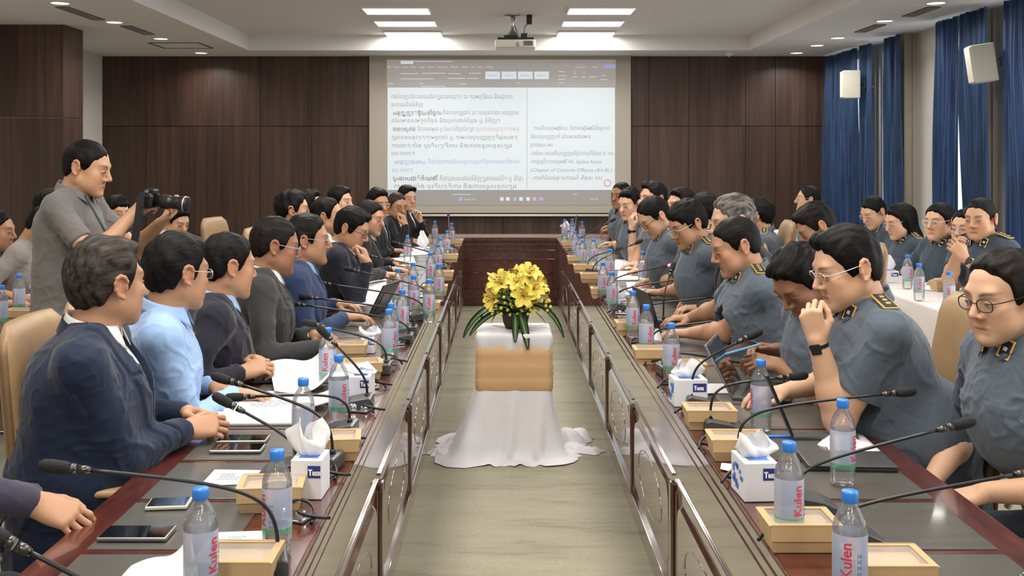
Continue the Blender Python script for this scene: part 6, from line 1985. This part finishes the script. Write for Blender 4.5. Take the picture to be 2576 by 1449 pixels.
P_("person in dark suit and white shirt holding a fist to the mouth, dark spectacles", WX(886, 575, -.93), a=0, ha=-8, pitch=-22, fit='suit', top='midnight', under='white', skin='mid', hair='side', hcol='hair_black', glasses='black', back=0.26,
   hands=(H(1, 925, 662, Y=6.22, d=(-.35, .15, 1), n=(.95, -.1, .35), curl=1.25, thumb=.3, pole=(.3, -.2, -1)), H(-1, 965, 690, .80, d=(1, -.3, 0), n=UP, curl=.6)), seed=8)
P_("person with black hair mostly hidden behind the blue-suited man, leaning back", WX(738, 527, -1.42), a=0, ha=15, fit='suit', top='black_suit', under='white', skin='mid', hair='curly', back=0.12, seed=9, h=.007)
P_("person with black wavy hair peering over the bespectacled man's head", WX(777, 522, -1.40), a=0, ha=0, pitch=5, fit='suit', top='charcoal', under='white', skin='mid', hair='full', back=0.12, seed=10, h=.007)
P_("person with bare forehead showing just behind the fist-to-mouth man", WX(824, 543, -1.20), a=0, ha=5, fit='suit', top='black_suit', under='white', skin='mid', hair='high', back=0.14, seed=11, h=.007)
P_("person with swept black hair sitting back behind the fist-to-mouth man", WX(856, 507, -1.40), a=-5, ha=-20, fit='suit', top='black_suit', under='white', skin='fair', hair='side', back=0.12, seed=12, h=.007)
P_("person with shoulder-length dark hair in black jacket behind the fist-to-mouth man", WX(932, 548, -1.0), a=0, ha=-18, pitch=-10, fit='suit', top='black_suit', under='white', skin='mid', hair='long', hcol='hair_dark', fem=True, back=0.16,
   hands=(H(1, 985, 678, .80, d=(1, .1, 0), curl=.5), H(-1, 990, 660, .80, d=(1, -.2, 0), curl=.5)), seed=13, shw=.165)
P_("person with thick black hair and spectacles leaning in behind the grey-haired man", WX(951, 511, -1.10), a=-10, ha=-48, pitch=-8, fit='suit', top='black_suit', under='light_blue', skin='tan', hair='full', glasses='silver', back=0.18,
   hands=(H(1, 985, 630, .80, d=(1, .1, 0), curl=.6), H(-1, 1000, 618, .80, d=(1, -.2, 0), curl=.6)), seed=14)
P_("person with short grey hair and dark red spectacles propping the chin on a hand", WX(999, 518, -.99), a=-15, ha=-50, pitch=-10, fit='suit', top='black_suit', under='white', skin='tan', hair='crop', hcol='hair_grey', glasses='red', back=0.20,
   hands=(H(1, 1020, 566, Y=9.5, d=(-.3, .1, 1), n=(.9, -.4, .2), curl=1.2, pole=(.4, -.2, -1)), H(-1, 1035, 605, .80, d=(1, -.2, 0), curl=.6)), seed=15)
P_("person with black hair at the screen end resting the cheek on a raised fist", WX(1024, 498, -.98), a=-12, ha=-50, pitch=-4, fit='suit', top='black_suit', under='white', skin='fair', hair='side', back=0.20,
   hands=(H(-1, 1058, 556, Y=10.35, d=(-.2, -.1, 1), n=(.8, .6, .1), curl=1.2, pole=(.4, .3, -1)), H(1, 1050, 600, .80, d=(1, .2, 0), curl=.6)), seed=16)

# ------------------------------------------------------------ the uniformed officers' row
OFF = dict(fit='shirt', top='officer', sleeve='short', badges=True, legs='officer_trouser')
P_("officer in slate uniform with dark spectacle frames, partly out of the picture", WX(2522, 742, 1.385), a=186, ha=200, pitch=-10, skin='fair', hair='high', hcol='hair_dark', glasses='black', back=0.27, lat=.0,
   hands=(H(1, 0, 0, p=(1.25, 3.02, .66), d=(-.8, -.5, -.2), n=(0, .3, .9), curl=.6), H(-1, 2484, 1238, Y=2.80, d=(-.9, .5, -.45), n=(-.3, -.2, .9), curl=.5)), seed=17, stub=.2, h=.0032, **OFF)
P_("officer in slate uniform propping mouth on a fist, black watch and half-rim spectacles", WX(2128, 672, 1.09), a=182, ha=186, pitch=-16, skin='fair', hair='quiff', hcol='hair_black', glasses='half', back=0.27, girth=1.26, shw=.215,
   hands=(H(-1, 2056, 856, Y=3.18, d=(-.25, .05, 1), n=(-.6, -.75, .1), curls=(1.7, 1.8, 1.85, 1.9), thumb=.6, e=tuple(Wz(2112, 1055, .80))), H(1, 1975, 985, .80, d=(-1, -.15, 0), n=UP, curl=.5)), seed=18, watch=-1, eyes=.8, h=.0032, **OFF)
P_("officer bending low over a phone, half hidden by the fist-propping officer", WX(2012, 705, 1.10), a=190, ha=205, pitch=-42, skin='deep', hair='full', hcol='hair_black', back=0.16,
   hands=(H(-1, 1958, 918, .83, d=(-1, .2, .15), n=(-.1, -.5, .9), curl=.9, thumb=.2), H(1, 1952, 880, .84, d=(-1, -.25, .15), n=(0, .5, .9), curl=.9, thumb=.2)), seed=19, **OFF)
P_("heavy-set officer with cropped hair typing on the black laptop", WX(1848, 618, 1.02), a=180, ha=182, pitch=-20, skin='tan', hair='crop', hcol='hair_black', back=0.24, girth=1.24, shw=.21, sx=1.06,
   hands=(H(-1, 1738, 838, .80, d=(-1, .15, 0), n=UP, curl=.5), H(1, 1735, 800, .80, d=(-1, -.15, 0), n=UP, curl=.5)), seed=20, eyes=.9, **OFF)
P_("person with silver-grey hair in a black suit hidden between two officers", WX(1842, 556, 1.13), a=180, ha=185, pitch=-12, fit='suit', top='black_suit', under='white', skin='fair', hair='back', hcol='hair_silver', back=0.17,
   hands=(H(-1, 1765, 775, .80, d=(-1, .1, 0), curl=.7), H(1, 1765, 755, .80, d=(-1, -.2, 0), curl=.6)), seed=21)
P_("officer with thin spectacles and heavy black fringe reading papers", WX(1728, 563, 1.02), a=188, ha=198, pitch=-24, skin='tan', hair='fringe', hcol='hair_black', glasses='silver', back=0.23,
   hands=(H(-1, 1668, 735, .80, d=(-1, .15, 0), n=UP, curl=.55), H(1, 1650, 708, .80, d=(-1, -.1, 0), n=UP, curl=.5)), seed=22, watch=-1, eyes=.9, **OFF)
P_("officer in black spectacles bowing the head to write in a notebook", WX(1645, 545, .97), a=188, ha=196, pitch=-36, skin='fair', hair='short', hcol='hair_black', glasses='black', back=0.26,
   hands=(H(-1, 1625, 680, .80, d=(-1, .1, 0), n=UP, curl=.8), H(1, 1610, 665, .80, d=(-1, -.1, 0), n=UP, curl=.5)), seed=23, **OFF)
P_("officer resting the chin on a raised fist with black watch, far half", WX(1584, 512, 1.05), a=200, ha=220, pitch=-14, skin='fair', hair='side', hcol='hair_black', back=0.23,
   hands=(H(-1, 1590, 575, Y=8.35, d=(-.1, .05, 1), n=(-.9, -.4, .1), curl=1.2, pole=(-.3, -.2, -1)), H(1, 1545, 612, .80, d=(-1, -.1, 0), curl=.5)), seed=24, watch=-1, **OFF)
P_("officer with crewcut nearest the screen, hands crossed", WX(1562, 491, 1.12), a=205, ha=222, pitch=-4, skin='deep', hair='crop', hcol='hair_black', back=0.18,
   hands=(H(-1, 1545, 580, .82, d=(-1, .3, .1), curl=.7), H(1, 1540, 572, .82, d=(-1, -.3, .1), curl=.7)), seed=25, **OFF)
P_("officer with thick side-parted hair seated behind the chin-resting one", WX(1642, 499, 1.15), a=190, ha=205, skin='mid', hair='quiff', hcol='hair_black', back=0.13, seed=26, **OFF)
P_("officer whose black hair and brow show behind the downward-looking one", WX(1713, 517, 1.30), a=190, ha=200, skin='mid', hair='side', hcol='hair_black', back=0.12, seed=27, h=.007, **OFF)
P_("officer turned toward the screen, ear and black hair visible past the fringed one", WX(1769, 530, 1.38), a=165, ha=150, skin='mid', hair='short', hcol='hair_black', back=0.09, seed=28, h=.007, **OFF)
P_("officer seated apart with back of head visible, turned to the screen", WX(1907, 541, 1.93), a=165, ha=148, skin='mid', hair='fringe', hcol='hair_black', back=0.07, seed=29, h=.007, **OFF)
P_("officer with ruffled black hair bending down beside a tan chair", WX(2052, 570, 1.76), a=180, ha=175, pitch=-35, skin='tan', hair='full', hcol='hair_dark', back=0.16, seed=30, h=.0058, **OFF)
P_("officer seated alone by the panelled wall in profile, looking toward the screen", WX(2032, 501, 2.90), a=175, ha=168, pitch=4, skin='fair', hair='short', hcol='hair_dark', back=0.11, hipz=.5, seed=31, glasses='silver', **OFF)
SR = dict(fit='shirt', top='officer_w', sleeve='short', badges=True, legs='officer_trouser')
P_("officer with cropped hair looking down, farthest at the white cloth table", WX(2197, 533, 3.02), a=190, ha=200, pitch=-26, skin='fair', hair='crop', hcol='hair_black', glasses='silver', back=0.14,
   hands=(H(-1, 0, 0, p=(2.80, 8.1, .80), d=(-1, .2, 0), curl=.5), H(1, 0, 0, p=(2.80, 8.4, .80), d=(-1, -.2, 0), curl=.5)), seed=32, **SR)
P_("officer with long straight black hair and spectacles at the white cloth table", WX(2262, 556, 2.95), a=188, ha=192, pitch=-16, skin='fair', hair='long', hcol='hair_black', glasses='silver', fem=True, shw=.165, back=0.16,
   hands=(H(-1, 2228, 672, .79, d=(-1, .2, 0), curl=.4), H(1, 0, 0, p=(2.78, 7.6, .80), d=(-1, -.2, 0), curl=.4)), seed=33, **SR)
P_("officer with tied-back hair and white spectacles at the white cloth table", WX(2362, 556, 3.00), a=200, ha=212, pitch=-4, skin='fair', hair='bun', hcol='hair_black', glasses='white', fem=True, shw=.165, back=0.14,
   hands=(H(-1, 2385, 705, .79, d=(-1, .2, 0), curl=.6), H(1, 2370, 690, .79, d=(-1, -.4, 0), curl=.6)), seed=34, **SR)
P_("officer in spectacles mostly hidden behind the clasped-hands officer", WX(2430, 572, 3.08), a=200, ha=215, pitch=-4, skin='fair', hair='short', hcol='hair_black', glasses='silver', fem=True, shw=.165, back=0.14, seed=35, h=.006, **SR)
P_("officer with cropped hair holding clasped hands before the chin, silver watch", WX(2466, 549, 2.95), a=205, ha=218, pitch=-6, skin='mid', hair='crop', hcol='hair_black', back=0.18, girth=1.1, shw=.2,
   hands=(H(-1, 2426, 650, Y=6.10, d=(-.55, .2, .75), n=(-.3, -.8, .3), curl=1.0, thumb=.3), H(1, 2408, 640, Y=6.22, d=(-.4, -.5, .75), n=(-.6, .5, .3), curl=1.0, thumb=.3)), seed=36, watch=-1, stub=.3, **SR)

# ------------------------------------------------------------ the column side: photographers and the side-table row
ph = P_("photographer standing in a grey polo shirt, raising a camera with a long lens", (-1.93, 4.80, 1.565), a=-3, ha=2, pitch=-14, fit='polo', top='grey_polo', sleeve='short', skin='mid', hair='crop', hcol='hair_black', stand=True, girth=1.06, pelvis=(-2.02, 4.80, .86), legs='jeans', h=.0042,
   hands=(H(1, 0, 0, p=(-1.69, 4.70, 1.345), d=(.75, .25, .62), n=(-.3, -.85, .3), curl=1.05, thumb=.5, pole=(.2, -.5, -1)), H(-1, 0, 0, p=(-1.62, 4.88, 1.30), d=(.75, -.25, .55), n=(.1, .3, -.9), curl=.6, thumb=.8, pole=(.2, .4, -1))), seed=40)
P_("person at the picture edge in profile beside the bare side table", WX(-8, 580, -3.12), a=0, ha=5, pitch=-5, fit='suit', top='midnight', under='white', skin='tan', hair='short', back=0.14,
   hands=(H(1, 20, 765, .79, d=(1, .2, 0), curl=.6), H(-1, 0, 0, p=(-2.85, 6.6, .80), d=(1, 0, 0), curl=.6)), seed=41)
P_("person in light grey T-shirt and spectacles looking down at a phone stand", WX(112, 572, -2.80), a=0, ha=2, pitch=-38, fit='tee', top='grey_tee', sleeve='short', skin='tan', hair='short', glasses='black', back=0.27, girth=1.1,
   hands=(H(1, 60, 752, .79, d=(1, .2, 0), curl=.6), H(-1, 125, 742, .79, d=(1, -.3, 0), curl=.6)), seed=42)
P_("person in white shirt behind the grey T-shirt man at the side table", WX(130, 527, -3.05), a=0, ha=20, pitch=-10, fit='shirt', top='white', skin='tan', hair='full', back=0.11, seed=43, h=.006,
   hands=(H(1, 0, 0, p=(-2.7, 6.75, .80), d=(1, .2, 0), curl=.5),))
P_("person with round spectacles and floppy black hair seated behind the standing photographer", WX(296, 533, -3.10), a=-12, ha=-42, pitch=-8, fit='shirt', top='charcoal', skin='fair', hair='fringe', glasses='gold', back=0.14,
   hands=(H(1, 0, 0, p=(-2.8, 8.1, .8), d=(1, .2, 0), curl=.5),), seed=44)
P_("person in patterned white shirt looking down, seen under the long lens", WX(446, 556, -2.66), a=-12, ha=-35, pitch=-22, fit='shirt', top='pattern', sleeve='short', skin='fair', hair='full', back=0.22,
   hands=(H(1, 398, 588, Y=8.25, d=(.9, .3, -.2), n=UP, curl=.8), H(-1, 0, 0, p=(-2.55, 8.7, .9), d=(1, -.2, 0), curl=.8)), seed=45)

# the photographer's camera
cm = thing('camera', 'black camera with long lens raised by the standing photographer', 'camera', (-1.60, 4.72, 1.415))
Rz = Matrix.Rotation(math.radians(-4), 4, 'Z') @ Matrix.Rotation(math.radians(6), 4, 'Y') @ Matrix.Scale(.80, 4)
def tube_l(name, prof, mat, par, n=24):
    bm = bmesh.new(); add_lathe(bm, [(r, x) for x, r in prof], n)
    for v in bm.verts: v.co = Rz @ (Matrix.Rotation(PI/2, 4, 'Y') @ v.co)
    return obj(name, bm, mat, par)
bm = bmesh.new(); add_box(bm, (-.055, -.068, -.045), (.012, .068, .042), bev=.010); add_box(bm, (-.045, -.03, .03), (.02, .03, .066), bev=.010); add_box(bm, (-.04, -.075, -.04), (.025, -.045, .035), bev=.012)
for v in bm.verts: v.co = Rz @ v.co
cb = obj('camera_body', bm, M['black'], cm)
tube_l('lens_barrel', [(.01, .0), (.01, .033), (.05, .036), (.055, .039), (.10, .039), (.105, .036), (.15, .036), (.155, .041), (.205, .043), (.207, .036), (.205, .0)], M['black'], cm)
tube_l('zoom_ring', [(.058, .0400), (.06, .0412), (.095, .0412), (.097, .0400)], M['black_matte'], cm)
tube_l('front_ring', [(.185, .0435), (.187, .0445), (.19, .0445), (.192, .0435)], M['silver'], cm)
bm = bmesh.new(); add_lathe(bm, [(.011, 0), (.011, .012), (0, .013)], 14); obj('dial', bm, M['grey_plastic'], cb, loc=Rz @ Vector((-.02, -.055, .042)))
bm = bmesh.new()
pts = bez(Vector((-.03, -.07, .03)), (-.02, -.12, -.1), (-.06, -.11, -.25), (-.09, -.10, -.40), 14) 
for i in range(len(pts) - 1):
    a, b = pts[i], pts[i + 1]; w = Vector((.018, 0, .004))
    bm.faces.new([bm.verts.new(a - w), bm.verts.new(a + w), bm.verts.new(b + w), bm.verts.new(b - w)])
bmesh.ops.remove_doubles(bm, verts=bm.verts[:], dist=1e-5); bmesh.ops.solidify(bm, geom=bm.faces[:], thickness=.002)
obj('strap', bm, M['black_matte'], cm)
bm = bmesh.new(); o_ = Vector(cm.location)
q_ = [W(214, 492, 4.70) - o_, W(232, 520, 4.66) - o_, W(252, 560, 4.64) - o_, W(276, 602, 4.66) - o_, W(330, 580, 4.66) - o_, W(368, 530, 4.66) - o_]
add_tube(bm, bez(q_[0], q_[1], q_[2], q_[3], 10) + bez(q_[3], q_[4], q_[4], q_[5], 8)[1:], .006, 6)
obj('neck_strap', bm, plain('teal_strap', srgb(40, 62, 66), .6), cm)

# phone held by the bending officer
p = Wz(1880, 868, .90)
t = thing('smartphone', 'pale blue phone held up by the bending officer', 'phone', (p.x - .03, p.y, .885), .1)
bm = bmesh.new(); add_box(bm, (-.07, -.036, 0), (.07, .036, .009), bev=.003, mat=Matrix.Rotation(-.25, 4, 'Y')); obj('case', bm, M['blue_case'], t)
bm = bmesh.new(); add_box(bm, (-.066, -.032, .0088), (.066, .032, .0096), mat=Matrix.Rotation(-.25, 4, 'Y')); obj('screen', bm, M['phone_glass'], t)

# chairs under everyone seated
names = []
for root, pel, a, hz in list(HUMANS):
    if root['label'].startswith('photographer'): continue
    f = Vector((math.cos(math.radians(a)), math.sin(math.radians(a)), 0))
    side = pel[0] < 0
    lb = root['label']
    short = lb.replace('person ', '').replace('officer ', '')
    short = ' '.join(short.split()[:9]).rstrip(',')
    c = Vector((pel[0], pel[1], 0)) + f * .11 + Vector((0, .10 if 'greying hair, hands' in lb else 0, 0))
    ch = place_chair(c.x, c.y, a * .35 + (0 if side else 180 * .65), ('tan leather chair of the ' + ('officer ' if lb.startswith('officer') or 'officer' in lb.split()[:2] else 'person ') + short)[:110])
    if 'propping mouth' in lb: ch.rotation_euler.z = math.radians(181) - PI / 2; ch.location = (1.32, 3.45, 0)
    if 'bending low over a phone' in lb: ch.scale = (.9, .9, .80)
    if 'heavy-set' in lb: ch.location.x -= .08
    if abs(pel[0]) > 2.5: ch.scale = (.92, .92, .78)
place_chair(-2.05, 8.2, -8, 'empty tan chair with only its headrest showing above the dark-haired heads')
place_chair(2.12, 7.2, 185, 'tan chair whose rounded top shows beside the ruffled-hair officer')
